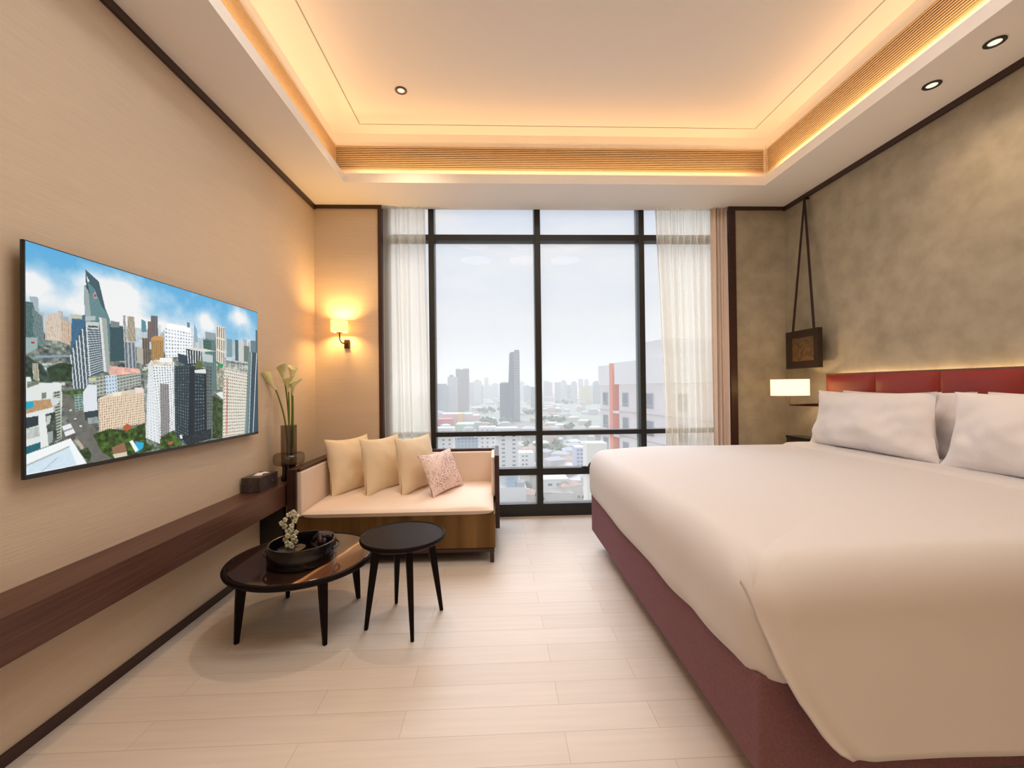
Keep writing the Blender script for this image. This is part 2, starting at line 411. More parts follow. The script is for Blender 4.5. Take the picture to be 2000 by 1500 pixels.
# curtains
sheer = sheer_mat()
def curtain(name, label, x0t, x1t, x0b, x1b, y, folds, amp, m, seed, group=None, zb=.015, th=0):
    rs = random.Random(seed); ph = [rs.uniform(0, 6.28) for _ in range(4)]
    def f(u, v):
        z = zb + (2.872-zb)*v
        a, b = x0b+(x0t-x0b)*v, x1b+(x1t-x1b)*v
        s = u + .35/folds/6.28*math.sin(u*folds*6.28*.41+ph[0])
        w = math.sin(s*folds*6.28+ph[1]) + .15*math.sin(s*folds*6.28*1.7+ph[2]+v*.8)
        k = amp*(.75+.25*math.sin(u*9+ph[3]))*(1.15-.3*v)
        return Vector((a+(b-a)*u + .004*math.sin(v*5+u*11+ph[2]), y + k*w*.5, z))
    bm = bmesh.new(); grid(bm, f, int(folds*16), 24)
    o = obj(name, bm, m, None, 180, fixn=False)
    if th:
        md = o.modifiers.new('thickness', 'SOLIDIFY'); md.thickness = th
    return tag(o, label, 'curtain', group)
curtain('sheer_curtain', 'ivory sheer curtain gathered at the window side nearer the television', -1.012, -.625, -1.005, -.585, 3.93, 5, .04, sheer, 3, 'sheer curtains at the window')
curtain('sheer_curtain', 'ivory sheer curtain hanging beside the taupe drape near the bed', 1.505, 2.03, 1.60, 2.03, 3.93, 8, .06, sheer, 5, 'sheer curtains at the window')
curtain('drape', 'heavy taupe drape bunched against the dark trim on the bed side', 2.04, 2.185, 2.04, 2.185, 3.92, 4, .06, drapefab, 8, th=.003)

# ------------------------------------------------------------------ television wall
shelf = thing('wall_shelf', 'long dark walnut floating shelf under the television', 'shelf', (XL, 0, 0))
obj('shelf_board', B((0, .182, -2.6, 3.30, .422, .567), bev=.003), shelfwood, shelf)
obj('end_bracket', B((0, .16, 2.98, 3.02, .001, .42), bev=.002), nearblack, shelf)

TVY0, TVY1, TVZ0, TVZ1 = 1.482, 2.884, .927, 1.732
def tv_picture():
    Wd, Ht = 640, 366
    S = 2.885
    src = np.array([(148, 85), (1448, 492), (1450, 1163), (155, 1425)], float)
    dst = np.array([(0, 0), (Wd, 0), (Wd, Ht), (0, Ht)], float)
    A = []; bb = []
    for (x, y), (u, v) in zip(src, dst):
        A.append([x, y, 1, 0, 0, 0, -u*x, -u*y]); bb.append(u)
        A.append([0, 0, 0, x, y, 1, -v*x, -v*y]); bb.append(v)
    h = np.append(np.linalg.solve(np.array(A), np.array(bb)), 1).reshape(3, 3)
    def T(p):
        q = h @ np.array([p[0], p[1], 1.0]); return (q[0]/q[2], q[1]/q[2])
    rng = np.random.RandomState(5)
    def fbm(sx, sy, oct=5, seed=0):
        r = np.random.RandomState(seed); out = np.zeros((Ht, Wd)); amp = 1; tot = 0
        for _ in range(oct):
            g = r.rand(int(sy)+3, int(sx)+3)
            yy = np.linspace(0, sy, Ht); xx = np.linspace(0, sx, Wd)
            yi = yy.astype(int); xi = xx.astype(int); fy = yy-yi; fx = xx-xi
            fy = (fy*fy*(3-2*fy))[:, None]; fx = (fx*fx*(3-2*fx))[None, :]
            out += amp*((g[yi][:, xi]*(1-fx)+g[yi][:, xi+1]*fx)*(1-fy) + (g[yi+1][:, xi]*(1-fx)+g[yi+1][:, xi+1]*fx)*fy)
            tot += amp; amp *= .55; sx *= 2; sy *= 2
        return out/tot
    C = np.zeros((Ht, Wd, 3)); YY, XX = np.mgrid[0:Ht, 0:Wd].astype(float)
    t = np.clip(YY/190, 0, 1)[..., None]
    C[:] = np.array([88, 168, 216])*(1-t) + np.array([176, 205, 222])*t
    n1 = fbm(6, 5, 6, 11); n2 = fbm(14, 7, 5, 4)
    wx = XX/Wd; wy = YY/Ht
    blob = lambda cx, cy, rx, ry: np.exp(-(((wx-cx)/rx)**2 + ((wy-cy)/ry)**2))
    cl = 1.0*blob(.25, .13, .12, .12) + .9*blob(.36, .30, .16, .10) + .5*blob(.12, .25, .12, .05) + .7*blob(.02, .17, .06, .06) + .8*blob(.5, .42, .2, .10) + .8*blob(.86, .10, .08, .09) + .6*blob(.64, .17, .05, .07) + .5*blob(.92, .27, .07, .04) + .6*blob(.72, .40, .25, .10)
    m = np.clip((cl*1.5 + (n1-.5)*1.7 + (n2-.5)*.7)*1.0 - .04, 0, 1)[..., None]*.93
    C = C*(1-m) + np.array([244, 240, 238])*m
    def mask(P):
        P = np.array(P); inside = np.zeros((Ht, Wd), bool)
        x0, x1 = int(max(0, P[:, 0].min())), int(min(Wd, P[:, 0].max()+2)); y0, y1 = int(max(0, P[:, 1].min())), int(min(Ht, P[:, 1].max()+2))
        if x1 <= x0 or y1 <= y0: return inside
        X, Y = XX[y0:y1, x0:x1]+.5, YY[y0:y1, x0:x1]+.5; ins = np.zeros(X.shape, bool); k = len(P)
        for i in range(k):
            (ax, ay), (bx, by) = P[i], P[(i+1) % k]
            if ay == by: continue
            c = ((ay > Y) != (by > Y)) & (X < (bx-ax)*(Y-ay)/(by-ay)+ax); ins ^= c
        inside[y0:y1, x0:x1] = ins; return inside
    def poly(pts, col, tex=0, z=None, seed=1, a=1.0):
        q = [T(p) for p in pts]; mk = mask(q); c = np.array(col, float)
        if tex: C[mk] = C[mk]*(1-a) + a*np.clip(c[None]*(1+(fbm(90, 60, 3, seed)[mk]-.5)[:, None]*tex), 0, 255)
        else: C[mk] = C[mk]*(1-a) + a*c
    def facade(q4, base, nx, ny, wc, fx=.5, fy=.5, jit=0, ox=.5, oy=.5):
        poly(q4, base)
        a, b, c, d = [np.array(T(p)) for p in q4]
        L = lambda u, v: a*(1-u)*(1-v)+b*u*(1-v)+c*u*v+d*(1-u)*v
        for i in range(nx):
            for j in range(ny):
                u0, u1 = (i+ox-fx/2)/nx, (i+ox+fx/2)/nx; v0, v1 = (j+oy-fy/2)/ny, (j+oy+fy/2)/ny
                mk = mask([L(u0, v0), L(u1, v0), L(u1, v1), L(u0, v1)])
                C[mk] = np.clip(np.array(wc)+(rng.rand()-.5)*jit, 0, 255)
    def zz(o, s, pts): return [((o[0]+x/s)*S, (o[1]-440+y/s)*S) for x, y in pts]
    # distance
    poly([(148, 480), (1450, 690), (1450, 800), (148, 660)], (178, 194, 200), .25, seed=3, a=.85)
    for i in range(70):
        x = rng.uniform(150, 1440); y = 500+(x-148)*.135+rng.uniform(-8, 40); w = rng.uniform(8, 26); hh = rng.uniform(18, 70)
        g = rng.uniform(150, 205); poly([(x, y-hh*.55), (x+w, y-hh*.55+3), (x+w, y+40), (x, y+40)], (g, g*1.02, g*1.04), a=.8)
    # ground mass
    poly([(148, 600), (700, 680), (1450, 790), (1450, 1200), (148, 1430)], (104, 112, 104), 1.3, seed=6)
    for i in range(240):
        x = rng.uniform(150, 1440); y = rng.uniform(640+(x-148)*.09, 960); w = rng.uniform(8, 34); hh = rng.uniform(5, 16)
        g = rng.choice([rng.uniform(150, 220), rng.uniform(50, 110)]); t_ = [(1, 1, 1), (1.05, .96, .9), (.9, 1, 1), (.8, .95, .8)][rng.randint(4)]
        poly([(x, y), (x+w, y-2), (x+w, y+hh), (x, y+hh)], (g*t_[0], g*t_[1], g*t_[2]), a=.9)
    # towers, far to near
    poly([(175, 405), (222, 410), (230, 520), (180, 520)], (160, 176, 184))
    facade([(148, 435), (192, 442), (262, 690), (148, 700)], (84, 112, 112), 8, 20, (58, 86, 90), .6, .6, 30)
    facade([(190, 470), (245, 520), (262, 690), (200, 690)], (120, 140, 138), 6, 18, (66, 92, 96), .55, .6, 20)
    facade([(262, 545), (300, 500), (345, 660), (264, 652)], (216, 198, 180), 5, 14, (150, 130, 118), .4, .5, 20)
    facade([(296, 505), (352, 492), (358, 665), (300, 655)], (220, 204, 188), 6, 16, (158, 138, 126), .4, .6, 20)
    facade([(352, 530), (410, 560), (408, 685), (356, 668)], (206, 184, 160), 5, 12, (140, 118, 104), .4, .5, 20)
    facade([(412, 520), (486, 510), (490, 760), (406, 740)], (66, 112, 142), 9, 18, (44, 84, 116), .6, .6, 20)
    poly([(400, 505), (470, 512), (470, 535), (405, 530)], (190, 190, 170))
    poly([(488, 250), (565, 320), (600, 470), (626, 535), (626, 800), (488, 800), (482, 340), (496, 345)], (92, 128, 132))
    facade([(512, 400), (586, 420), (606, 540), (520, 540)], (104, 140, 144), 12, 1, (84, 118, 124), .4, 1)
    poly([(488, 250), (565, 320), (600, 472), (612, 500), (580, 460), (540, 360), (510, 330)], (62, 88, 98))
    poly([(492, 262), (500, 330), (512, 380), (506, 400), (494, 345), (489, 300)], (50, 66, 76))
    poly([(496, 285), (512, 320), (500, 322)], (226, 228, 230))
    poly([(482, 340), (506, 372), (522, 545), (488, 545)], (152, 164, 164))
    poly([(545, 375), (556, 415), (536, 418), (530, 398)], (150, 172, 176)); poly([(536, 393), (550, 394), (550, 408), (536, 408)], (196, 50, 60))
    poly([(488, 520), (545, 515), (545, 540), (488, 545)], (170, 186, 186))
    facade([(625, 560), (700, 575), (714, 770), (628, 775)], (54, 84, 90), 8, 16, (40, 66, 74), .5, .5, 16)
    poly([(630, 545), (680, 550), (680, 580), (630, 580)], (120, 128, 132))
    facade([(698, 512), (714, 512), (722, 660), (704, 660)], (196, 196, 186), 1, 16, (80, 84, 84), .6, .5)
    facade([(724, 516), (762, 520), (772, 660), (728, 660)], (190, 178, 158), 5, 16, (96, 92, 82), .6, .6, 20)
    facade([(705, 660), (766, 664), (775, 815), (712, 826)], (168, 176, 180), 3, 1, (96, 106, 116), .55, .96)
    poly([(802, 532), (826, 545), (832, 606), (804, 606)], (84, 136, 150))
    facade([(856, 512), (893, 515), (896, 640), (852, 640)], (112, 108, 110), 3, 1, (88, 86, 92), .5, 1)
    facade([(838, 545), (868, 548), (868, 660), (836, 660)], (122, 108, 102), 3, 1, (100, 86, 84), .5, 1)
    facade([(806, 640), (846, 640), (852, 785), (812, 790)], (124, 110, 92), 3, 1, (86, 80, 76), .6, 1)
    facade([(856, 638), (926, 636), (926, 760), (860, 768)], (178, 138, 82), 6, 14, (120, 92, 56), .5, .5, 20)
    poly([(856, 640), (876, 628), (908, 628), (928, 644), (926, 652), (858, 652)], (196, 146, 84))
    poly([(775, 690), (812, 700), (812, 790), (778, 780)], (176, 172, 160))
    facade([(932, 575), (1092, 610), (1088, 740), (936, 750)], (240, 242, 244), 10, 8, (150, 162, 168), .5, .45, 50)
    poly([(945, 555), (1075, 575), (1078, 605), (945, 590)], (246, 247, 249))
    poly([(1095, 552), (1112, 590), (1118, 665), (1098, 660)], (138, 166, 190)); poly([(1057, 548), (1072, 552), (1072, 580), (1057, 578)], (96, 124, 140))
    facade([(1160, 602), (1216, 612), (1222, 940), (1150, 940)], (98, 126, 124), 6, 1, (78, 106, 106), .4, 1)
    poly([(1160, 602), (1216, 612), (1212, 650), (1160, 640)], (140, 154, 158))
    facade([(1146, 645), (1190, 655), (1190, 720), (1150, 715)], (60, 104, 96), 4, 4, (40, 76, 72), .6, .5)
    facade([(1219, 568), (1268, 576), (1266, 792), (1220, 768)], (230, 220, 204), 4, 3, (110, 110, 108), .45, .88)
    for (x, w, y0, y1, c) in ((1278, 30, 640, 745, (112, 148, 158)), (1324, 18, 645, 765, (66, 98, 100)), (1345, 28, 655, 770, (196, 200, 200)), (1372, 30, 680, 770, (96, 116, 108)), (1410, 40, 650, 730, (92, 124, 134)), (1438, 12, 590, 730, (70, 100, 108))):
        poly([(x, y0), (x+w, y0+4), (x+w, y1), (x, y1)], c)
    # long mid block, pink roofs
    facade([(505, 872), (798, 826), (800, 905), (505, 985)], (172, 178, 168), 16, 5, (92, 100, 94), .8, .45, 30)
    poly([(622, 798), (690, 806), (792, 815), (795, 838), (640, 856), (620, 845)], (226, 176, 160), .3)
    facade([(600, 854), (664, 850), (670, 950), (606, 965)], (196, 214, 228), 4, 5, (96, 120, 140), .35, .5)
    poly([(505, 866), (545, 866), (548, 884), (508, 886)], (196, 196, 160))
    # stepped white-finned block
    q = [(402, 742), (420, 690), (437, 658), (452, 626), (468, 600), (488, 572), (490, 548), (566, 552), (600, 830), (504, 868), (504, 936), (418, 932)]
    poly(q, (62, 78, 88))
    facade([(492, 580), (566, 585), (588, 828), (504, 862)], (70, 88, 98), 1, 20, (196, 206, 210), 1, .34)
    poly([(490, 548), (566, 552), (566, 590), (492, 582)], (196, 200, 196)); poly([(505, 570), (560, 574), (560, 584), (505, 580)], (60, 70, 76))
    facade([(404, 745), (492, 600), (504, 930), (420, 930)], (84, 100, 110), 1, 24, (60, 76, 86), 1, .5)
    for (a, b) in (((402, 738), (421, 930)), ((416, 698), (440, 932)), ((434, 656), (458, 932)), ((450, 628), (476, 932)), ((468, 590), (496, 930)), ((490, 560), (512, 860))):
        poly([a, (a[0]+7, a[1]), (b[0]+6, b[1]), b], (214, 222, 226))
    poly([(566, 524), (608, 530), (626, 796), (622, 840), (588, 830)], (158, 166, 162)); poly([(566, 524), (580, 526), (606, 832), (594, 834)], (216, 220, 220))
    poly([(205, 744), (405, 738), (405, 750), (205, 758)], (128, 156, 176))
    poly([(270, 815), (345, 782), (412, 790), (414, 890), (290, 890)], (42, 62, 40), 1.2, seed=8)
    poly([(205, 690), (300, 700), (405, 690), (405, 735), (210, 735)], (110, 118, 110), 1.6, seed=9)
    poly([(148, 640), (216, 640), (220, 700), (150, 740)], (150, 172, 170)); poly([(184, 664), (204, 664), (204, 676), (184, 676)], (170, 40, 60))
    poly([(148, 740), (250, 800), (300, 900), (148, 880)], (50, 70, 60), 1.4, seed=12)
    facade([(190, 785), (222, 790), (230, 890), (196, 880)], (196, 192, 170), 1, 9, (110, 106, 90), .7, .5)
    # near left
    poly([(360, 950), (470, 930), (510, 940), (470, 1030), (400, 1010)], (66, 92, 44), .9, seed=14)
    poly([(362, 960), (405, 965), (470, 1055), (560, 1180), (632, 1335), (512, 1345), (440, 1200), (366, 1060)], (104, 104, 98), .25, seed=15)
    for x, y in ((398, 1050), (425, 1098), (455, 1138)): poly([(x, y), (x+12, y-2), (x+14, y+7), (x+2, y+8)], (222, 222, 220))
    poly([(475, 950), (505, 905), (552, 910), (556, 1055), (478, 1062)], (218, 224, 230))
    facade([(425, 965), (472, 960), (476, 1050), (432, 1060)], (140, 164, 158), 2, 6, (80, 104, 100), .7, .5)
    poly([(480, 1062), (560, 1050), (566, 1090), (490, 1110)], (52, 64, 72)); poly([(500, 1095), (556, 1088), (560, 1120), (505, 1130)], (150, 160, 158), .5)
    facade([(560, 988), (818, 946), (820, 1122), (566, 1172)], (228, 208, 182), 22, 13, (134, 102, 84), .42, .5, 50)
    poly([(560, 985), (640, 950), (800, 925), (818, 930), (818, 952), (562, 992)], (216, 200, 178), .2); poly([(764, 922), (810, 920), (812, 950), (770, 952)], (232, 214, 206)); poly([(640, 950), (690, 945), (690, 965), (644, 970)], (236, 226, 206))
    poly([(700, 1140), (722, 1125), (748, 1140), (742, 1168), (700, 1170)], (178, 88, 50))
    poly([(530, 1190), (620, 1155), (720, 1165), (820, 1120), (830, 1236), (892, 1262), (740, 1312), (640, 1322), (580, 1290)], (54, 76, 28), 1.7, seed=21)
    poly([(634, 1262), (706, 1232), (722, 1288), (652, 1322)], (142, 102, 78)); poly([(640, 1300), (652, 1322), (722, 1306), (720, 1286)], (206, 200, 176))
    poly([(768, 1226), (816, 1234), (810, 1262), (776, 1290)], (38, 168, 214)); poly([(734, 1226), (752, 1218), (784, 1272), (768, 1288)], (238, 240, 240))
    # centre white tower
    facade([(840, 790), (860, 762), (905, 1238), (826, 1205)], (224, 228, 230), 4, 26, (150, 164, 168), .4, .4, 30)
    facade([(858, 768), (984, 775), (988, 1160), (908, 1236)], (232, 235, 236), 8, 30, (104, 112, 116), .42, .48, 60)
    poly([(818, 880), (842, 868), (905, 893), (905, 1238), (824, 1205)], (228, 232, 234), a=.35)
    facade([(905, 900), (955, 900), (958, 1185), (910, 1205)], (150, 146, 146), 4, 26, (84, 80, 84), .5, .5, 50)
    poly([(848, 776), (880, 762), (978, 768), (978, 790), (860, 800)], (214, 206, 190), .4); poly([(905, 752), (975, 750), (975, 776), (905, 778)], (240, 238, 236))
    # dark tower
    facade([(984, 800), (1072, 790), (1062, 1245), (990, 1205)], (36, 54, 62), 6, 26, (98, 122, 122), .32, .4, 70)
    facade([(1072, 790), (1166, 812), (1170, 1205), (1062, 1245)], (26, 42, 52), 7, 22, (82, 106, 112), .45, .42, 60)
    poly([(1072, 800), (1096, 805), (1090, 1240), (1062, 1245)], (18, 30, 40)); poly([(1150, 812), (1168, 815), (1168, 1200), (1150, 1206)], (20, 32, 40))
    facade([(1164, 790), (1196, 800), (1194, 1195), (1166, 1205)], (96, 108, 106), 2, 22, (60, 70, 72), .6, .5, 30)
    poly([(1005, 725), (1060, 740), (1060, 800), (1008, 770)], (38, 60, 74)); facade([(1050, 700), (1140, 702), (1136, 788), (1058, 792)], (36, 46, 54), 6, 1, (226, 230, 232), .3, .8)
    poly([(1045, 690), (1160, 700), (1215, 712), (1150, 716), (1048, 700)], (214, 216, 206)); poly([(1140, 725), (1200, 735), (1200, 778), (1145, 770)], (184, 196, 196))
    poly([(1108, 780), (1124, 760), (1142, 792), (1138, 812), (1110, 808)], (82, 104, 44)); poly([(1098, 820), (1160, 812), (1162, 838), (1100, 836)], (220, 222, 218))
    poly([(1010, 1190), (1060, 1245), (1190, 1205), (1190, 1150), (1062, 1190)], (30, 44, 52), .9, seed=31); poly([(1014, 1188), (1028, 1184), (1030, 1208), (1016, 1206)], (228, 220, 222))
    poly([(908, 1198), (980, 1160), (1010, 1215), (1030, 1240), (930, 1272), (905, 1265)], (56, 80, 34), 1.6, seed=22); poly([(950, 1225), (975, 1222), (975, 1240), (952, 1244)], (170, 92, 60))
    poly([(1196, 960), (1252, 990), (1252, 1200), (1196, 1206)], (48, 70, 36), 1.4, seed=23); poly([(1215, 950), (1256, 938), (1256, 985)], (226, 226, 222))
    poly([(1218, 780), (1262, 790), (1258, 935), (1222, 930)], (150, 150, 134), 1.2, seed=24); poly([(1228, 782), (1256, 782), (1256, 806), (1228, 806)], (44, 140, 100))
    # right pair
    facade([(1262, 802), (1396, 832), (1374, 1182), (1252, 1202)], (222, 216, 202), 13, 21, (86, 84, 80), .42, .45, 50)
    poly([(1262, 775), (1398, 790), (1396, 834), (1262, 804)], (160, 166, 160), 1.0, seed=27)
    poly([(1276, 860), (1284, 862), (1280, 1180), (1272, 1180)], (196, 108, 84), a=.75)
    poly([(1398, 714), (1450, 720), (1452, 1166), (1376, 1176)], (50, 74, 88)); poly([(1398, 714), (1412, 716), (1392, 1172), (1376, 1176)], (104, 134, 134))
    for a, b in (((1414, 716), (1396, 1172)), ((1442, 720), (1420, 1168))): poly([a, (a[0]+3, a[1]), (b[0]+3, b[1]), b], (226, 234, 238))
    # left white hotel block with pool deck
    poly([(148, 868), (180, 866), (186, 900), (340, 896), (352, 900), (358, 980), (350, 1215), (148, 1300)], (220, 224, 222))
    poly([(160, 930), (228, 905), (230, 890), (160, 890)], (110, 124, 104), .8, seed=33); poly([(243, 955), (268, 952), (270, 985), (244, 990)], (120, 128, 110))
    facade([(304, 950), (350, 940), (356, 1215), (320, 1235)], (176, 184, 170), 1, 17, (74, 80, 70), .7, .5)
    poly([(153, 1070), (330, 1022), (352, 985), (300, 985), (200, 1000), (153, 1005)], (206, 212, 212)); poly([(153, 1006), (290, 990), (306, 1036), (154, 1076)], (180, 144, 104), .3); poly([(153, 1008), (196, 1003), (200, 1035), (155, 1052)], (30, 160, 186))
    poly([(153, 1098), (225, 1085), (225, 1140), (153, 1160)], (42, 56, 62)); poly([(153, 1160), (235, 1146), (240, 1200), (154, 1222)], (190, 194, 190), .3)
    poly([(153, 1262), (235, 1235), (236, 1270), (154, 1308)], (24, 98, 112)); poly([(250, 1080), (318, 1062), (330, 1225), (272, 1250)], (64, 74, 66), 1.1, seed=35)
    poly([(222, 1078), (262, 1070), (282, 1255), (238, 1270)], (224, 229, 226))
    poly([(268, 1090), (296, 1080), (288, 1130), (270, 1140)], (190, 198, 196)); poly([(274, 1180), (306, 1170), (304, 1235), (280, 1245)], (150, 160, 156))
    poly([(356, 1145), (404, 1128), (432, 1180), (378, 1202)], (228, 230, 232)); poly([(362, 1170), (420, 1150), (424, 1156), (366, 1178)], (130, 130, 130)); poly([(378, 1202), (432, 1180), (434, 1215), (392, 1235)], (96, 80, 76))
    poly([(432, 1228), (452, 1222), (480, 1262), (470, 1280)], (186, 170, 150)); poly([(456, 1280), (500, 1262), (522, 1300), (515, 1340), (480, 1320)], (44, 66, 34), 1.2, seed=41)
    poly([(153, 1308), (405, 1212), (495, 1352), (155, 1428)], (236, 241, 242)); poly([(156, 1372), (398, 1260), (440, 1362), (160, 1418)], (204, 222, 234), .06, seed=44)
    poly([(156, 1364), (398, 1254), (400, 1262), (158, 1374)], (176, 178, 172)); poly([(240, 1402), (330, 1322), (332, 1324), (244, 1403)], (150, 160, 168))
    ln = np.where(C/255 <= .04045, C/255/12.92, ((np.clip(C, 0, 255)/255+.055)/1.055)**2.4)
    return ln, Wd, Ht
def build_tv():
    t = thing('television', 'large flat wall television showing a daytime city skyline', 'television', (-1.60, (TVY0+TVY1)/2, (TVZ0+TVZ1)/2))
    hw, hh = (TVY1-TVY0)/2, (TVZ1-TVZ0)/2
    obj('casing', B((.018, .03, -hw, hw, -hh, hh), bev=.002), nearblack, t)
    obj('rear_housing', B((-.0195, .0179, -hw*.7, hw*.7, -hh*.8, hh*.55), bev=.004), nearblack, t)
    ln, Wd, Ht = tv_picture()
    y0, y1, z0, z1 = -hw+.006, hw-.004, -hh+.016, hh-.004
    me = D.meshes.new('screen')
    jj, ii = np.mgrid[0:Ht, 0:Wd]
    vs = np.empty((Ht*Wd, 3), np.float32)
    vs[:, 0] = .0306; vs[:, 1] = (y0+(y1-y0)*ii/(Wd-1)).ravel(); vs[:, 2] = (z1+(z0-z1)*jj/(Ht-1)).ravel()
    a = (jj[:-1, :-1]*Wd+ii[:-1, :-1]).ravel()
    q = np.stack([a, a+Wd, a+Wd+1, a+1], 1).astype(np.int32)
    me.vertices.add(len(vs)); me.vertices.foreach_set('co', vs.ravel())
    me.loops.add(q.size); me.loops.foreach_set('vertex_index', q.ravel())
    me.polygons.add(len(q)); me.polygons.foreach_set('loop_start', np.arange(0, q.size, 4, dtype=np.int32))
    me.update(calc_edges=True)
    ca = me.color_attributes.new('picture', 'FLOAT_COLOR', 'POINT')
    col = np.ones((Ht*Wd, 4), np.float32); col[:, :3] = ln.reshape(-1, 3); ca.data.foreach_set('color', col.ravel())
    m = D.materials.new('lit screen'); m.use_nodes = True; N, L = m.node_tree.nodes, m.node_tree.links
    b = N['Principled BSDF']; b.inputs['Base Color'].default_value = (.01, .01, .01, 1); b.inputs['Roughness'].default_value = .25
    b.inputs['Specular IOR Level'].default_value = .25
    at = N.new('ShaderNodeAttribute'); at.attribute_name = 'picture'
    L.new(at.outputs['Color'], b.inputs['Emission Color']); b.inputs['Emission Strength'].default_value = 1.0
    me.materials.append(m); o = D.objects.new('screen', me); COL.objects.link(o); o.parent = t
build_tv()

# tissue box on the shelf
tb = thing('tissue_box', 'dark lacquer tissue box with a white tissue on the walnut shelf', 'tissue box', (-1.548, 2.86, .5675))
bm = B((-.058, .058, -.11, .11, 0, .096), bev=.003)
obj('case', bm, mat('dark marbled stone', (52, 42, 42), .3, var=((30, 30, 30), .8, 5, (84, 76, 78))), tb)
bm = bmesh.new(); lathe(bm, [(0, .097), (.052, .0975), (.056, .0965)], 28, sx=.55, sy=1.25); obj('slot_rim', bm, nearblack, tb, 40)
bm = bmesh.new()
grid(bm, lambda u, v: Vector(((u-.5)*.05+.01*math.sin(v*9), (v-.5)*.12, .0985+.02*math.sin(u*math.pi)*(.6+.4*math.sin(v*8))*math.sin(v*math.pi))), 10, 16)
obj('tissue', bm, mat('tissue paper', (240, 226, 222), .9), tb, 180, fixn=False)
obj('emblem', B((.0581, .0592, .03, .05, .038, .058), bev=.0003), mat('pewter', (150, 140, 150), .3, metal=.8), tb)

# vase with calla lilies
smoke = glass_mat('smoked glass', (.70, .66, .60), .93, .03)
darkglass = glass_mat('dark smoked glass', (.12, .10, .09), .9, .04)
vz = thing('vase', 'tall smoked glass vase with a wide collar on the walnut shelf', 'vase', (-1.49, 3.13, .5675))
bm = bmesh.new(); lathe(bm, [(.0, 0), (.048, 0), (.052, .008), (.05, .02), (.044, .05), (.044, .108)], 32); obj('foot', bm, darkglass, vz, 50)
bm = bmesh.new(); lathe(bm, [(.044, .108), (.088, .112), (.1, .122), (.103, .15), (.1, .182), (.088, .192), (.052, .195)], 40); obj('collar', bm, smoke, vz, 50)
bm = bmesh.new(); lathe(bm, [(.0, .1), (.050, .102), (.052, .2), (.053, .385), (.055, .392), (.05, .392), (.048, .2), (.046, .11), (0, .108)], 36); obj('cylinder', bm, smoke, vz, 50)
stemM = mat('lily stem green', (104, 122, 44), .45); lilyM = mat('calla petal', (238, 232, 186), .55, var=((20, 20, 9), .6, 3, (206, 208, 120)))
def lily(label, base, mid, top, d, s):
    t = thing('calla_lily', label, 'flower', base, group='calla lilies in the smoked vase')
    b = Vector(base); pts = []
    P = [b, Vector(mid), Vector(top)]
    for k in range(13):
        u = k/12; p = P[0]*(1-u)**2 + P[1]*2*u*(1-u) + P[2]*u*u; pts.append(p-b)
    bm = bmesh.new(); tube(bm, pts, [.0065-.0015*k/12 for k in range(13)], 8); obj('stem', bm, stemM, t, 60)
    ax = ((P[2]-P[1]).normalized()*.6 + Vector(d)*.5).normalized(); q = ax.to_track_quat('Z', 'Y').to_matrix()
    tp = pts[-1]
    def f(u, v):
        a = u*2*math.pi; r = (.006+.03*v**1.6)*s; h = .10*v*s
        flare = .05*s*max(0, v-.72)/.28*(.5+.5*math.cos(a))
        h2 = h + .045*s*v**3*(.5+.5*math.cos(a))
        return tp + q @ Vector(((r+flare)*math.cos(a)*(1-.15*v), r*math.sin(a), h2))
    bm = bmesh.new(); grid(bm, f, 22, 12, cu=True); obj('petal', bm, lilyM, t, 180, fixn=False)
    bm = bmesh.new(); tube(bm, [tp+q @ Vector((0, 0, .02*s)), tp+q @ Vector((0, 0, .085*s))], [.005, .003], 8); obj('spadix', bm, mat('spadix yellow', (214, 178, 60), .6), t, 60)
vx, vy = -1.49, 3.13
lily('calla lily arching furthest towards the television', (vx-.01, vy, .70), (vx+.0, vy, 1.0), (vx-.075, vy-.03, 1.215), (-.6, -.2, .7), 1.0)
lily('upright calla lily, tallest of the bunch', (vx+.0, vy+.01, .70), (vx+.01, vy+.0, 1.05), (vx-.025, vy, 1.265), (-.1, -.3, 1), .95)
lily('calla lily leaning slightly back behind the tallest', (vx+.01, vy-.01, .70), (vx+.025, vy+.02, 1.05), (vx-.002, vy+.05, 1.27), (.3, 0, 1), .9)
lily('lowest calla lily on the window side of the bunch', (vx+.02, vy, .70), (vx+.035, vy+.0, .95), (vx+.035, vy-.01, 1.175), (.25, -.3, .9), .85)
lily('half-open calla lily tucked in the middle of the bunch', (vx+.0, vy-.02, .70), (vx+.02, vy-.02, .98), (vx+.01, vy-.02, 1.2), (.0, -.5, .9), .8)

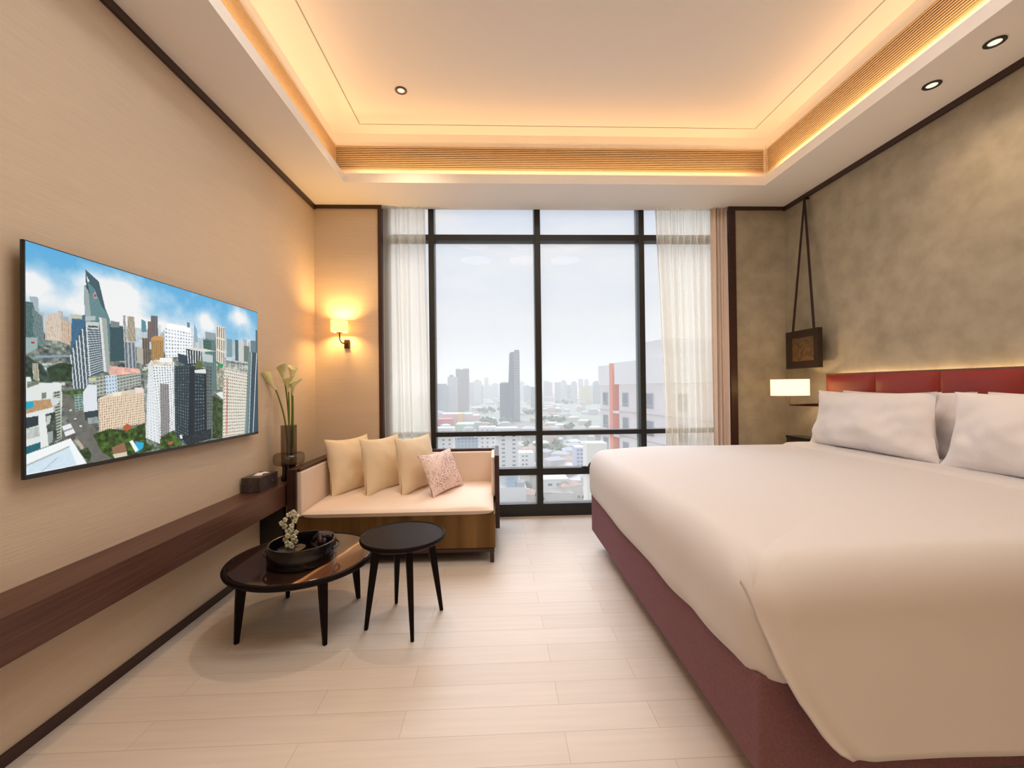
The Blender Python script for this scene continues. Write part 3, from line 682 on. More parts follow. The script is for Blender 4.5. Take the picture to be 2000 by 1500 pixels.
# wall sconce on the short wall left of the window
sc = thing('wall_sconce', 'small bronze wall sconce with a glowing square shade', 'wall lamp', (-1.333, YB, 1.62))
obj('backplate', B((-.022, .022, -.018, -.001, -.04, .04), bev=.003), bronzed, sc)
bm = bmesh.new(); tube(bm, [(0, -.018, .005), (-.004, -.05, -.002), (-.018, -.085, .004), (-.03, -.1, .03), (-.032, -.1, .09)], .006, 10); obj('arm', bm, bronzed, sc, 60)
bm = bmesh.new(); lathe(bm, [(0, .088), (.026, .088), (.026, .094), (0, .094)], 20, c=(-.032, -.1)); obj('shade_holder', bm, bronzed, sc, 40)
def shade_mat(name, rgb, s):
    """thin fabric shade: the bulb inside shines through it"""
    m = D.materials.new(name); m.use_nodes = True
    nt = m.node_tree; N, L = nt.nodes, nt.links; N.clear()
    out = N.new('ShaderNodeOutputMaterial'); d = N.new('ShaderNodeBsdfDiffuse'); t = N.new('ShaderNodeBsdfTranslucent')
    d.inputs[0].default_value = tuple(rgb)+(1,); t.inputs[0].default_value = tuple(rgb)+(1,)
    a = N.new('ShaderNodeMixShader'); a.inputs[0].default_value = .75; L.new(d.outputs[0], a.inputs[1]); L.new(t.outputs[0], a.inputs[2])
    e = N.new('ShaderNodeEmission'); e.inputs[0].default_value = tuple(rgb)+(1,); e.inputs[1].default_value = s
    ad = N.new('ShaderNodeAddShader'); L.new(a.outputs[0], ad.inputs[0]); L.new(e.outputs[0], ad.inputs[1]); L.new(ad.outputs[0], out.inputs[0])
    return m
def hollow(bm, hx, hy, z0, z1, c, th=.003):
    cx, cy = c
    box(bm, cx-hx, cx-hx+th, cy-hy, cy+hy, z0, z1); box(bm, cx+hx-th, cx+hx, cy-hy, cy+hy, z0, z1)
    box(bm, cx-hx+th, cx+hx-th, cy-hy, cy-hy+th, z0, z1); box(bm, cx-hx+th, cx+hx-th, cy+hy-th, cy+hy, z0, z1)
bm = bmesh.new(); hollow(bm, .057, .05, .094, .196, (-.032, -.1)); obj('shade', bm, shade_mat('glowing sconce shade', (1, .80, .34), .75), sc)
lamp('sconce_bulb', 'POINT', (-1.365, 3.80, 1.765), 21, (1, .56, .17), shadow_soft_size=.035)

# ------------------------------------------------------------------ sofa
sf = thing('daybed_sofa', 'bronze-based daybed sofa with pale linen upholstery and dark wood frame', 'sofa', (-.68, 3.4, 0))
sf_off = Vector((-.68, 3.4, 0))
def sb(name, m, *bs, bev=.003, par=None, smooth=None):
    bm = bmesh.new()
    for b in bs: box(bm, b[0]+.68, b[1]+.68, b[2]-3.4, b[3]-3.4, b[4], b[5], bev=bev)
    return obj(name, bm, m, par or sf, smooth)
sb('base', bronze, (-1.372, -.012, 2.972, 3.80, .098, .338), bev=.006)
sb('plinth_rail', darkwood, (-1.368, -.02, 2.968, 3.79, .075, .0975), bev=.002)
for x0 in (-1.365, -.05):
    for y0 in (2.968, 3.76): sb('leg', darkwood, (x0, x0+.028, y0, y0+.028, 0, .0745), bev=.002)
sb('arm_frame', darkwood, (-1.425, -1.385, 2.955, 3.845, .05, .672), (-1.384, -1.362, 2.955, 2.975, .339, .672), (-1.3849, -1.34, 2.9752, 3.845, .655, .672), bev=.003)
sb('arm_pad', seatfab, (-1.3845, -1.335, 2.978, 3.80, .34, .653), bev=.012)
sb('back_frame', darkwood, (-1.338, -.016, 3.80, 3.845, .34, .672), bev=.003)
sb('back_pad', seatfab, (-1.33, -.022, 3.755, 3.799, .36, .650), bev=.012)
sb('arm_frame', darkwood, (-.011, .022, 3.30, 3.845, .125, .688), bev=.003)
sb('arm_pad', seatfab, (-.04, -.0115, 3.34, 3.75, .36, .67), bev=.01)
def seat():
    x0, x1, y0, y1 = -1.332, -.022, 2.948, 3.752
    hx, hy = (x1-x0)/2, (y1-y0)/2; cx, cy = (x0+x1)/2, (y0+y1)/2
    bm = bmesh.new()
    def srf(sg):
        def f(u, v):
            a, b = u*2-1, v*2-1
            a = math.copysign(abs(a)**.8, a); b = math.copysign(abs(b)**.8, b)
            e = max(0, 1-abs(a)**14)*max(0, 1-abs(b)**8)
            x, y = cx+hx*a*(1-.006*(1-b*b)), cy+hy*b
            d = .014*noise.noise(Vector((x*3, y*3, 2)))
            tuft = -.010*sum(math.exp(-((x-tx)**2+(y-ty)**2)/.004) for tx in (-1.0, -.68, -.36) for ty in (3.35,))
            z = .372 + (.028*e**.4 + d*e + tuft if sg > 0 else -.042*e**.35)
            z += .02*(y-2.955)-.008
            y -= .012*(1-a*a)*(1 if b < -.9 else 0)*0
            return Vector((x+.68, y-3.4, z))
        return f
    P = grid(bm, srf(1), 60, 40); Q = grid(bm, srf(-1), 60, 40)
    bmesh.ops.remove_doubles(bm, verts=bm.verts, dist=.0004)
    o = obj('seat_cushion', bm, seatfab, sf, 60)
    bm = bmesh.new(); pts = []
    for k in range(61):
        a = -1+2*k/60; pts.append((cx+hx*a*.985+.68, y0-.001-3.4+.006*abs(a)**12, .366))
    tube(bm, pts, .0035, 8); obj('piping', bm, seatfab, o, 60)
seat()

def pillow(name, label, w, h, t, loc, rot, m, cat, group, seed, pinch=.06, wr=.006, taper=0):
    bm = bmesh.new()
    def srf(sg):
        def f(u, v):
            a, b = math.sin((u-.5)*math.pi), math.sin((v-.5)*math.pi)
            a = .5*(a+(2*u-1)); b = .5*(b+(2*v-1))
            x = w/2*a*(1-pinch*(1-b*b)*a*a)*(1-taper*b); z = h/2*b*(1-pinch*(1-a*a)*b*b)
            e = max(0, (1-a*a))**.55*max(0, (1-b*b))**.55
            ce = (a*a*b*b)
            y = t/2*e*(1+.12*(-b))
            n = Vector((x*5+seed*3.1, z*5, sg*2.0)); y += wr*noise.noise(n*1.1)*min(1, e*3)*2 + wr*.7*noise.noise(n*3)*min(1, e*3)
            # creases running in from the corners
            y += wr*1.3*ce*math.sin((a*z*26/h)-(b*x*26/w))
            return Vector((x, sg*y, z))
        return f
    grid(bm, srf(1), 40, 40); grid(bm, srf(-1), 40, 40)
    bmesh.ops.remove_doubles(bm, verts=bm.verts, dist=.0006)
    o = obj(name, bm, m, None, 70); o.location = loc; o.rotation_euler = rot
    return tag(o, label, cat, group)
G = 'cream square cushions on the daybed'
def cush(label, c, ang, lean, w, h, t, m, seed, group, name='cushion', roll=0):
    return pillow(name, label, w, h, t, c, (-lean, roll, ang), m, 'cushion', group, seed, .11, .008)
cush('cream square cushion nearest the vase on the daybed', (-1.19, 3.53, .60), R(62), R(9), .45, .46, .17, cream, 1, G)
cush('cream square cushion between two others on the daybed', (-.925, 3.53, .60), R(62), R(9), .45, .46, .17, cream, 2, G)
cush('cream square cushion directly behind the blossom print cushion', (-.655, 3.52, .60), R(62), R(9), .45, .46, .17, cream, 3, G)
cush('small pink blossom print cushion leaning on the cream ones', (-.435, 3.43, .55), R(64), R(24), .46, .34, .12, floral_mat(), 4, None, 'printed_cushion')

# ------------------------------------------------------------------ tables
def leg_mesh(p0, p1, w0, w1):
    """tapered square leg from the underside (p0) to the floor (p1), with a flared shoulder"""
    bm = bmesh.new(); p0, p1 = Vector(p0), Vector(p1)
    d = Vector((p1.x-p0.x, p1.y-p0.y, 0)).normalized() if (p1-p0).xy.length > 1e-5 else Vector((1, 0, 0))
    s = Vector((-d.y, d.x, 0)); rings = []
    for k, (u, wf, sh) in enumerate(((0, 1.55, -.5), (.05, 1.15, -.16), (.12, 1.0, 0), (.3, .92, .02), (.6, .76, .02), (1, .5, 0))):
        c = p0.lerp(p1, u) + d*sh*w0*.5; a = w0*wf/2; b = w0*(.9 if u < .1 else wf*.85)/2
        rings.append([bm.verts.new(c + d*a*i + s*b*j) for i, j in ((-1, -1), (1, -1), (1, 1), (-1, 1))])
    for a, b in zip(rings, rings[1:]):
        for k in range(4): bm.faces.new((a[k], a[(k+1) % 4], b[(k+1) % 4], b[k]))
    bm.faces.new(rings[0]); bm.faces.new(rings[-1][::-1])
    bmesh.ops.bevel(bm, geom=bm.edges[:], offset=.0025, segments=2, affect='EDGES')
    return bm
ct = thing('coffee_table', 'low round coffee table with brown marble top and tapered legs', 'table', (-1.03, 2.315, 0))
RT = .368
bm = bmesh.new(); lathe(bm, [(0, .296), (RT-.05, .296), (RT-.022, .302), (RT-.004, .314), (RT, .326), (RT-.004, .334), (RT-.012, .337), (RT-.02, .3345), (RT-.024, .3295), (0, .3295)], 96); obj('top_frame', bm, tabletop, ct, 30)
bm = bmesh.new(); lathe(bm, [(0, .3297), (RT-.026, .3297), (RT-.026, .332), (RT-.028, .3335), (0, .3335)], 96); obj('marble_inlay', bm, marble_mat(), ct, 30)
for fx, fy in ((-1.255, 2.106), (-.828, 2.073), (-.812, 2.514), (-1.229, 2.552)):
    dx, dy = fx+1.03, fy-2.315
    obj('leg', leg_mesh((dx*.93, dy*.93, .298), (dx*1.01, dy*1.01, 0), .042, .02), tabletop, ct, 40)
rt = thing('side_table', 'small round dark side table standing in front of the daybed', 'table', (-.495, 2.275, 0))
bm = bmesh.new(); lathe(bm, [(0, .412), (.17, .412), (.2, .418), (.217, .43), (.22, .44), (.217, .448), (.212, .4505), (.207, .448), (.204, .4455), (0, .4455)], 96); obj('tabletop', bm, tabletop, rt, 30)
for fx, fy in ((-.664, 2.187), (-.415, 2.077), (-.313, 2.353), (-.574, 2.441)):
    dx, dy = fx+.495, fy-2.275
    obj('leg', leg_mesh((dx*.72, dy*.72, .414), (dx*1.02, dy*1.02, 0), .036, .018), tabletop, rt, 40)

# tray, orchid, knot
tr = thing('tray', 'deep round black tray on the marble coffee table', 'tray', (-1.01, 2.255, .3340))
rr = .163
bm = bmesh.new(); lathe(bm, [(0, 0), (rr-.006, 0), (rr, .006), (rr, .028), (rr-.004, .030), (rr-.004, .034), (rr, .036), (rr, .095), (rr-.002, .1), (rr-.008, .102), (rr-.013, .1), (rr-.014, .095), (rr-.014, .012), (0, .012)], 72)
obj('body', bm, nearblack, tr, 30)
for sg in (1, -1):
    bm = bmesh.new(); pts = []
    for k in range(15):
        a = R(18) + (k/14-.5)*R(50) + (0 if sg > 0 else math.pi); ro = rr+.002+.012*math.sin(k/14*math.pi)
        pts.append((ro*math.cos(a), ro*math.sin(a), .064))
    tube(bm, pts, .006, 10); obj('handle', bm, mat('satin black', (34, 32, 36), .25), tr, 60)
pot = thing('orchid_pot', 'small black pot holding a glassy white orchid inside the tray', 'plant pot', (-1.055, 2.235, .3465))
bm = bmesh.new(); lathe(bm, [(0, 0), (.052, 0), (.056, .01), (.058, .05), (.066, .054), (.066, .058), (.054, .06), (0, .058)], 40); obj('pot', bm, mat('black ceramic', (18, 17, 18), .15, coat=.5), pot, 30)
crys = mat('glassy white petal', (226, 226, 200), .12, var=((60, 60, 60), .7, 2, (120, 120, 100)), coat=1)
bm = bmesh.new(); tube(bm, [(0, 0, .058), (.006, 0, .1), (-.004, .004, .15), (.002, 0, .20), (-.012, 0, .235)], [.005, .004, .004, .003, .002], 8); obj('stem', bm, mat('clear stem', (90, 96, 60), .2), pot, 60)
rs = random.Random(4)
for k in range(17):
    h = .075+.165*k/16; side = -1 if k % 2 else 1
    cx, cy = side*rs.uniform(.006, .028)-(.022 if 8 < k < 13 and side < 0 else 0), rs.uniform(-.02, .01)
    s = rs.uniform(.010, .015)
    bm = bmesh.new()
    for p in range(5):
        a = p*2*math.pi/5+rs.uniform(0, .5); q = Matrix.Rotation(rs.uniform(-.6, .6), 3, 'Z')
        ce = Vector((cx+s*.75*math.cos(a), cy-.006, h+s*.75*math.sin(a)))
        r_ = bmesh.ops.create_icosphere(bm, subdivisions=2, radius=s*.62)
        for v in r_['verts']: v.co = ce + q @ Vector((v.co.x, v.co.y*.4, v.co.z))
    obj('blossom', bm, crys, pot, 180)
kn = bmesh.new()
def ring(bm, c, nrm, r, tr_, seg=40):
    q = Vector(nrm).normalized().to_track_quat('Z', 'Y').to_matrix()
    def f(u, v):
        a, b = u*2*math.pi, v*2*math.pi
        return Vector(c) + q @ Vector(((r+tr_*math.cos(b))*math.cos(a), (r+tr_*math.cos(b))*math.sin(a), tr_*math.sin(b)))
    n = seg; mN = 14; P = [[bm.verts.new(f(i/n, j/mN)) for j in range(mN)] for i in range(n)]
    for i in range(n):
        for j in range(mN): bm.faces.new((P[i][j], P[(i+1) % n][j], P[(i+1) % n][(j+1) % mN], P[i][(j+1) % mN]))
for c, nn in (((0, 0, .058), (1, .35, .25)), ((.004, 0, .056), (-.3, 1, .35)), ((0, .004, .055), (.25, -.35, 1)), ((.012, .008, .052), (.9, -.7, .4)), ((-.012, -.004, .052), (.6, .9, -.5))):
    ring(kn, c, nn, .040, .0165)
tag(obj('decorative_knot', kn, mat('polished dark metal', (52, 40, 44), .18, metal=.7), None, 180, loc=(-.93, 2.30, .3515)), 'dark polished rope-knot ornament inside the black tray', 'ornament')

# ------------------------------------------------------------------ bed
bed = thing('bed', 'upholstered platform bed with mauve-brown base and red leather headboard', 'bed', (1.7, 2.2, 0))
def bb(name, m, *bs, bev=.01, par=None):
    bm = bmesh.new()
    for b in bs: box(bm, b[0]-1.7, b[1]-1.7, b[2]-2.2, b[3]-2.2, b[4], b[5], bev=bev)
    return obj(name, bm, m, par or bed)
bb('base', basefab, (.722, 2.60, 1.165, 3.235, .12, .405), bev=.008)
bb('plinth', nearblack, (1.0, 2.5, 1.5, 2.9, 0, .1195), bev=.002)
bb('mattress', linen, (.80, 2.58, 1.24, 3.16, .4055, .66), bev=.05)
hbd = bb('headboard', mat('headboard frame wood', (112, 76, 52), .4, var=((3, 60, 3), .5, 4, (86, 56, 40))), (2.668, 2.70, .9, 3.34, .12, 1.293), bev=.003)
for k in range(6):
    y1 = 3.332-.437*k; y0 = max(y1-.4345, .905)
    if y1-y0 < .1: break
    bm = bmesh.new()
    def f(u, v, y0=y0, y1=y1):
        e = (max(0, 1-abs(2*u-1)**6)*max(0, 1-abs(2*v-1)**10))**.5
        return Vector((2.667-.022*e*(.72+.28*(1-(2*u-1)**2))-1.7, y0+(y1-y0)*u-2.2, .55+(1.281-.55)*v))
    grid(bm, f, 24, 24); obj('leather_panel', bm, leather, hbd, 180, fixn=False)
lamp('headboard_strip', 'AREA', (2.722, 2.2, 1.262), 2.6, WARM2, shape='RECTANGLE', size=.02, size_y=2.2, rot=(R(180), 0, 0))

X0, X1, Y0, Y1, Z0, Z1, RC = .690, 2.655, 1.125, 3.275, .352, .757, .13
def topz(x, y):
    z = Z1 - .028*max(0, 1-(x-X0)/.75)**2 - .012*max(0, 1-(y-Y0)/.5)
    return z
def puff(q):
    n1 = noise.noise(Vector((q.x*2.1, q.y*2.1, q.z*3)))
    k = (q-Vector((1.7, 2.2, .5))); k.z *= 2; k.normalize()
    return q + k*(.010*n1), n1
def duvet_surface():
    bm = bmesh.new(); N = [64, 70, 20]
    lo, hi = Vector((X0, Y0, Z0)), Vector((X1, Y1, Z1))
    def rnd(p):
        # horizontal and vertical rounding of the puffed edge
        rh, rv = .11, .165
        zc = min(max(p.z, Z0+.11), Z1-rv)
        c = Vector((min(max(p.x, X0+rh), X1-.02), min(max(p.y, Y0+rh), Y1-rh), zc))
        d = p-c
        r = rv if p.z > zc else .11
        dd = Vector((d.x/rh, d.y/rh, d.z/r))
        if dd.length > 1e-6:
            dd = dd/dd.length*min(1.0, max(abs(dd.x), abs(dd.y), abs(dd.z)))
        q = c + Vector((dd.x*rh, dd.y*rh, dd.z*r))
        q.z -= (Z1-topz(q.x, q.y))*max(0, (q.z-Z0)/(Z1-Z0))
        q, n1 = puff(q)
        # light creases that fan in from the near foot corner
        dc = (Vector((q.x-X0-.03, q.y-Y0-.03))).length
        ang = math.atan2(q.y-Y0+.02, q.x-X0+.02)
        q.z += .011*math.exp(-dc/.14)*math.sin(ang*15)*(1 if q.z > .5 else .3)
        if q.x < X0+.06: q.x += .004*math.sin(q.y*9+4*n1)*(Z1-q.z)/.3
        return q
    vm = {}
    def vert(p):
        k = tuple(round(c, 5) for c in p)
        if k not in vm: vm[k] = bm.verts.new(rnd(p))
        return vm[k]
    def face(ax, val):
        a, b = [i for i in range(3) if i != ax]
        def co(i, j):
            p = Vector((0, 0, 0)); p[ax] = val
            p[a] = lo[a]+(hi[a]-lo[a])*i/N[a]; p[b] = lo[b]+(hi[b]-lo[b])*j/N[b]; return p
        for i in range(N[a]):
            for j in range(N[b]):
                bm.faces.new((vert(co(i, j)), vert(co(i+1, j)), vert(co(i+1, j+1)), vert(co(i, j+1))))
    for ax in range(3): face(ax, lo[ax]); face(ax, hi[ax])
    return bm
dv = thing('duvet', 'smooth white duvet covering the platform bed', 'duvet', (1.7, 2.2, .45))
o = obj('cover', duvet_surface(), linen, None, 180); o.location = -Vector((1.7, 2.2, .45)); o.parent = dv
def flap():
    """the side of the duvet that hangs over the near edge of the bed"""
    bm = bmesh.new()
    L1, ry, rz, hem = .80, .11, .165, .243
    L2 = .215; L3 = .757-rz-hem; LT = L1+L2+L3
    sm = lambda t_: max(0, min(1, t_))**2*(3-2*max(0, min(1, t_)))
    def xl(z):
        t = [(.757, .705), (.66, .708), (.60, .714), (.556, .722), (.472, .745), (.382, .784), (.30, .835), (.262, .868), (.243, .905)]
        for (a, xa), (b, xb) in zip(t, t[1:]):
            if z >= b: return xa+(xb-xa)*(a-z)/(a-b)
        return t[-1][1]
    def f(u, v):
        l = v*LT; zc = Z1-rz; yc = Y0-.002+ry
        a = 0 if l < L1 else min(math.pi/2, (l-L1)/L2*math.pi/2)
        zlow = zc-max(0, l-L1-L2)
        x0 = xl(zlow if l > L1+L2 else Z1-.1*a)+.30*(1-sm((l-L1*.55)/(L1*.45)))
        x = x0+(2.6-x0)*u**1.35
        dx = max(0, min(1, (X0+.11-x)/.11)); s_ = math.sqrt(1-dx*dx)
        low = max(0, (.60-zlow)/.36) if l > L1+L2 else 0
        s_ = s_+(1-s_)*min(1, low*1.3)
        y = yc-ry*s_*math.sin(a) + max(0, L1-l)
        z = zc+rz*s_*math.cos(a) if l < L1+L2 else zlow
        z -= (Z1-topz(x, y))*max(0, (z-Z0)/(Z1-Z0))
        if l < L1: z += -.004+.0055*l/L1
        else: z += .0015; y -= .004*a
        y -= .050*low**1.2
        y += .006*math.sin(x*3.1+1)*low + .008*noise.noise(Vector((x*3, z*3, 1)))*low
        fd = math.exp(-((x-x0)/.05)**2)*min(1, max(0, l-L1-L2*.6)/.15)
        y += .008*math.sin((x-x0)*60)*fd
        z += .006*math.sin(x*2.2)*low
        # tucked under the top near the foot corner, coming free only over the edge
        Lc = L1+L2*1.0
        tuck = (1-sm((x-x0)/.30))*(1-sm((l-L1*.8)/(Lc-L1*.8))) if l < Lc else 0
        z -= .012*tuck; y += .010*tuck
        q = Vector((x, y, z)); 
        if l < L1+L2: q, _ = puff(q)
        else:
            q2, _ = puff(q); q = q.lerp(q2, max(0, 1-(l-L1-L2)/.15))
        return q
    grid(bm, f, 90, 90)
    o = obj('side_drop', bm, linen, None, 180, fixn=False)
    md = o.modifiers.new('thickness', 'SOLIDIFY'); md.thickness = .006; md.offset = 0
    o.location = -Vector((1.7, 2.2, .45)); o.parent = dv
flap()
def fold():
    bm = bmesh.new()
    def f(u, v):
        y = 1.0+.02+(3.275-1.0-.02)*u
        a = v*math.pi*1.0
        x = 2.20+.5*v**1.0+.006*noise.noise(Vector((y*3, 3, 1)))
        prof = .020*min(1, (v*.5/.012)**.5)
        z = topz(x, y)+prof+.004*noise.noise(Vector((x*6, y*4, 2)))-.001
        r = .15
        for dist in (y-Y0+.01, Y1+.005-y):
            if dist < r: z -= r-math.sqrt(max(0, r*r-(r-max(dist, 0))**2))
        return Vector((x, y, z))
    grid(bm, f, 80, 24)
    o = obj('folded_sheet', bm, linen, None, 180, fixn=False); o.location = -Vector((1.7, 2.2, .45)); o.parent = dv
fold()
def bp(label, y, x, z, lean, seed, w=.91, h=.405, t=.20, roll=0, group='white bed pillows'):
    return pillow('pillow', label, w, h, t, (x, y, z), (lean, roll, R(90)), pillowfab, 'pillow', group, seed, .075, .017, .055)
bp('white pillow at the back nearest the headboard corner and reading lamp', 2.63, 2.575, .962, R(3), 5, h=.40, t=.12)
bp('white pillow at the back on the near side of the headboard', 1.70, 2.575, .962, R(3), 6, h=.40, t=.12)
bp('white pillow in front on the window side of the bed', 2.68, 2.415, .962, R(7), 7)
bp('white pillow in front on the near side of the bed', 1.73, 2.415, .962, R(7), 8)

# reading lamp on a swing arm
rl = thing('reading_lamp', 'reading lamp with cream rectangular shade on a swing arm by the headboard', 'lamp', (2.738, 3.45, 1.04))
obj('wall_mount', B((-.03, -.001, -.03, .03, -.03, .03), bev=.004), bronzed, rl)
bm = bmesh.new(); tube(bm, [(-.03, 0, -.004), (-.15, 0, -.002), (-.302, 0, 0)], [.014, .010, .006], 12); obj('arm', bm, mat('dark red brown metal', (66, 30, 24), .3, metal=.5), rl, 60)
bm = bmesh.new(); tube(bm, [(-.300, 0, -.004), (-.300, 0, .08)], .0055, 10); obj('stem', bm, brass, rl, 60)
bm = bmesh.new(); lathe(bm, [(.155, .078), (.157, .078), (.157, .212), (.155, .212), (.155, .078)], 48, c=(-.292, 0), sx=1, sy=.55)
obj('shade', bm, shade_mat('glowing lamp shade', (1, .88, .64), .50), rl, 40)
lamp('reading_bulb', 'POINT', (2.445, 3.45, 1.19), 2.6, WARM2, shadow_soft_size=.015)

# bedside ledge
ns = thing('bedside_cabinet', 'dark wood bedside cabinet behind the pillows', 'cabinet', (2.68, 3.56, 0))
obj('body', B((-.075, .058, -.17, .17, .30, .735), bev=.003), darkwood, ns)
obj('top', B((-.08, .058, -.175, .175, .7355, .755), bev=.002), nearblack, ns)
obj('drawer', B((-.083, -.0755, -.16, .16, .52, .72), bev=.002), darkwood, ns)

# framed panel on straps
fr = thing('hanging_picture', 'small square dark-framed textured panel hanging on long straps', 'picture', (2.64, 3.55, 1.51))
frm = mat('black brown frame', (38, 25, 20), .35)
bm = bmesh.new(); o_, i_ = .19, .128
for k in range(4):
    s0, s1 = [(-1, -1), (1, -1), (1, 1), (-1, 1)][k], [(-1, -1), (1, -1), (1, 1), (-1, 1)][(k+1) % 4]
    hz = .163; P = lambda s, q, x, zf: Vector((x, s[0]*q, s[1]*q*zf))
    zo, zi = hz/o_, (hz-.062)/i_
    a = [bm.verts.new(P(s, q, x, zf)) for s in (s0, s1) for q, x, zf in ((o_, .02, zo), (o_, -.02, zo), (i_, -.008, zi), (i_, .02, zi))]
    for m_ in range(4):
        n_ = (m_+1) % 4; bm.faces.new((a[m_], a[n_], a[4+n_], a[4+m_]))
bmesh.ops.remove_doubles(bm, verts=bm.verts, dist=.0001)
obj('frame', bm, frm, fr, 20)
obj('textured_panel', B((-.006, .0, -.128, .128, -.101, .101)), mat('gold leaf relief', (120, 92, 58), .5, metal=.3, var=((30, 30, 30), .9, 3, (70, 50, 32)), bump=((28, 28, 28), .8, .01)), fr)
obj('backing', B((.0, .019, -.13, .13, -.103, .103)), frm, fr)
hook = Vector((2.70-2.64, 3.60-3.55-.01, 2.818-1.51))
for s in (-1, 1):
    a = Vector((0, s*.125 + .0, .16)); bm = bmesh.new()
    vs = []
    for p, w in ((a, .014), (hook, .012)):
        for dy, dx in ((-w, -.0015), (w, -.0015), (w, .0015), (-w, .0015)): vs.append(bm.verts.new(p+Vector((dx, dy, 0))))
    for m_ in range(4): bm.faces.new((vs[m_], vs[(m_+1) % 4], vs[4+(m_+1) % 4], vs[4+m_]))
    bm.faces.new(vs[:4]); bm.faces.new(vs[4:])
    obj('strap', bm, mat('dark leather strap', (44, 26, 22), .5), fr)
bm = bmesh.new(); bmesh.ops.create_uvsphere(bm, u_segments=16, v_segments=10, radius=.016)
for v in bm.verts: v.co += hook+Vector((.005, 0, .006))
box(bm, hook.x+.005, hook.x+.039, hook.y-.006, hook.y+.006, hook.z, hook.z+.012)
obj('hook', bm, bronzed, fr, 50)

# ------------------------------------------------------------------ downlights
dl_e = emit_mat('lit downlight', (1, .84, .68), 1.15)
def downlight(label, x, y, z, r, power, size=100, ringm=None):
    t = thing('downlight', label, 'ceiling light', (x, y, z), group='recessed ceiling downlights')
    bm = bmesh.new(); lathe(bm, [(r, -.0006), (r, -.004), (r*.93, -.006), (r*.62, -.004), (r*.60, -.0006)], 36); obj('trim_ring', bm, ringm or nearblack, t, 40)
    bm = bmesh.new(); lathe(bm, [(0, -.0022), (r*.60, -.0022), (r*.60, -.0008), (0, -.0008)], 30); obj('lens', bm, dl_e, t, 40)
    lamp('spot_lamp', 'SPOT', (x, y, z-.012), power, (1, .68, .42), spot_size=R(size), spot_blend=.9, shadow_soft_size=.03)
ringw = mat('bronze ring', (96, 70, 52), .3, metal=.6)
downlight('recessed downlight in the raised ceiling panel near the television side', -.65, 3.06, ZT, .042, 55, 115, ringw)
downlight('black-rimmed downlight on the soffit above the pillows, closer to the window', 2.454, 2.276, ZC, .042, 10, 120)
downlight('black-rimmed downlight on the soffit above the pillows, further from the window', 2.458, 1.979, ZC, .042, 10, 120)
for (x, y, z, p) in ((-.65, .4, ZT, 25), (1.3, -.6, ZT, 12), (.6, -.6, ZT, 15)):  # extra unseen spots added to brighten the room, without fixtures
    lamp('spot_lamp', 'SPOT', (x, y, z-.012), p, WARM2, spot_size=R(120), spot_blend=1, shadow_soft_size=.05)

# ------------------------------------------------------------------ city outside
GZ = -80.0
def ray(px, py): return CF + CR*((px-1000)/F) - CU*((py-750)/F)
def at(px, py, d):   # point at distance d (metres along y) seen in that direction
    r = ray(px, py); return Vector((r.x, r.y, r.z))*(d/r.y) + Vector((0, 0, EYE))
def city_mat(name, rgb, win, sx=4.0, sz=3.4, fx=.5, fz=.5):
    if name in MATS: return MATS[name]
    m = D.materials.new(name); m.use_nodes = True; MATS[name] = m
    N, L = m.node_tree.nodes, m.node_tree.links; b = N['Principled BSDF']; b.inputs['Roughness'].default_value = .8
    tc = N.new('ShaderNodeTexCoord'); s = N.new('ShaderNodeSeparateXYZ'); L.new(tc.outputs['Object'], s.inputs[0])
    def M(op, a, b_):
        n = N.new('ShaderNodeMath'); n.operation = op
        for i, q in enumerate((a, b_)):
            if isinstance(q, (int, float)): n.inputs[i].default_value = q
            elif q is not None: L.new(q, n.inputs[i])
        return n.outputs[0]
    u = M('ADD', s.outputs['X'], s.outputs['Y'])
    a = M('LESS_THAN', M('FRACT', M('DIVIDE', u, sx), None), fx); c = M('LESS_THAN', M('FRACT', M('DIVIDE', s.outputs['Z'], sz), None), fz)
    g = N.new('ShaderNodeNewGeometry'); sn = N.new('ShaderNodeSeparateXYZ'); L.new(g.outputs['Normal'], sn.inputs[0])
    side = M('LESS_THAN', sn.outputs['Z'], .5)
    k = M('MULTIPLY', M('MULTIPLY', a, c), side)
    mx = N.new('ShaderNodeMix'); mx.data_type = 'RGBA'; L.new(k, mx.inputs[0])
    mx.inputs[6].default_value = lin(rgb) + (1,); mx.inputs[7].default_value = lin(win) + (1,)
    L.new(mx.outputs[2], b.inputs['Base Color']); return m
groundM = mat('city ground', (168, 170, 160), .95, var=((.02, .02, .02), .8, 8, (120, 130, 112)))
g_ = obj('city_ground', B((-6000, 6000, 150, 9000, GZ-2, GZ)), groundM); g_['kind'] = 'structure'
def tower(name, label, px0, px1, ytop, d, m, depth=None, zb=GZ, roof=None, taper=None, group=None, ang=0):
    a, b = at(px0, ytop, d), at(px1, ytop, d); w = abs(b.x-a.x); dp = depth or w*.9
    bm = bmesh.new(); h = a.z-zb
    tx = taper or (0, 0)
    vs = [(-w/2, 0, 0), (w/2, 0, 0), (w/2, dp, 0), (-w/2, dp, 0), (-w/2+tx[0]*w, 0, h), (w/2-tx[1]*w, 0, h), (w/2-tx[1]*w, dp, h), (-w/2+tx[0]*w, dp, h)]
    v = [bm.verts.new(p) for p in vs]
    for f in ((0, 1, 2, 3), (4, 5, 6, 7), (0, 1, 5, 4), (1, 2, 6, 5), (2, 3, 7, 6), (3, 0, 4, 7)): bm.faces.new([v[i] for i in f])
    t = thing(name, label, 'building', ((a.x+b.x)/2, d, zb), (0, 0, ang), group)
    obj('body', bm, m, t)
    if roof:   # (fraction0, fraction1, height, material)
        for (f0, f1, hh, rm) in roof:
            obj('roof_block', B((-w/2+w*f0, -w/2+w*f1, dp*.1, dp*.7, h+.01, h+hh)), rm, t)
    return t
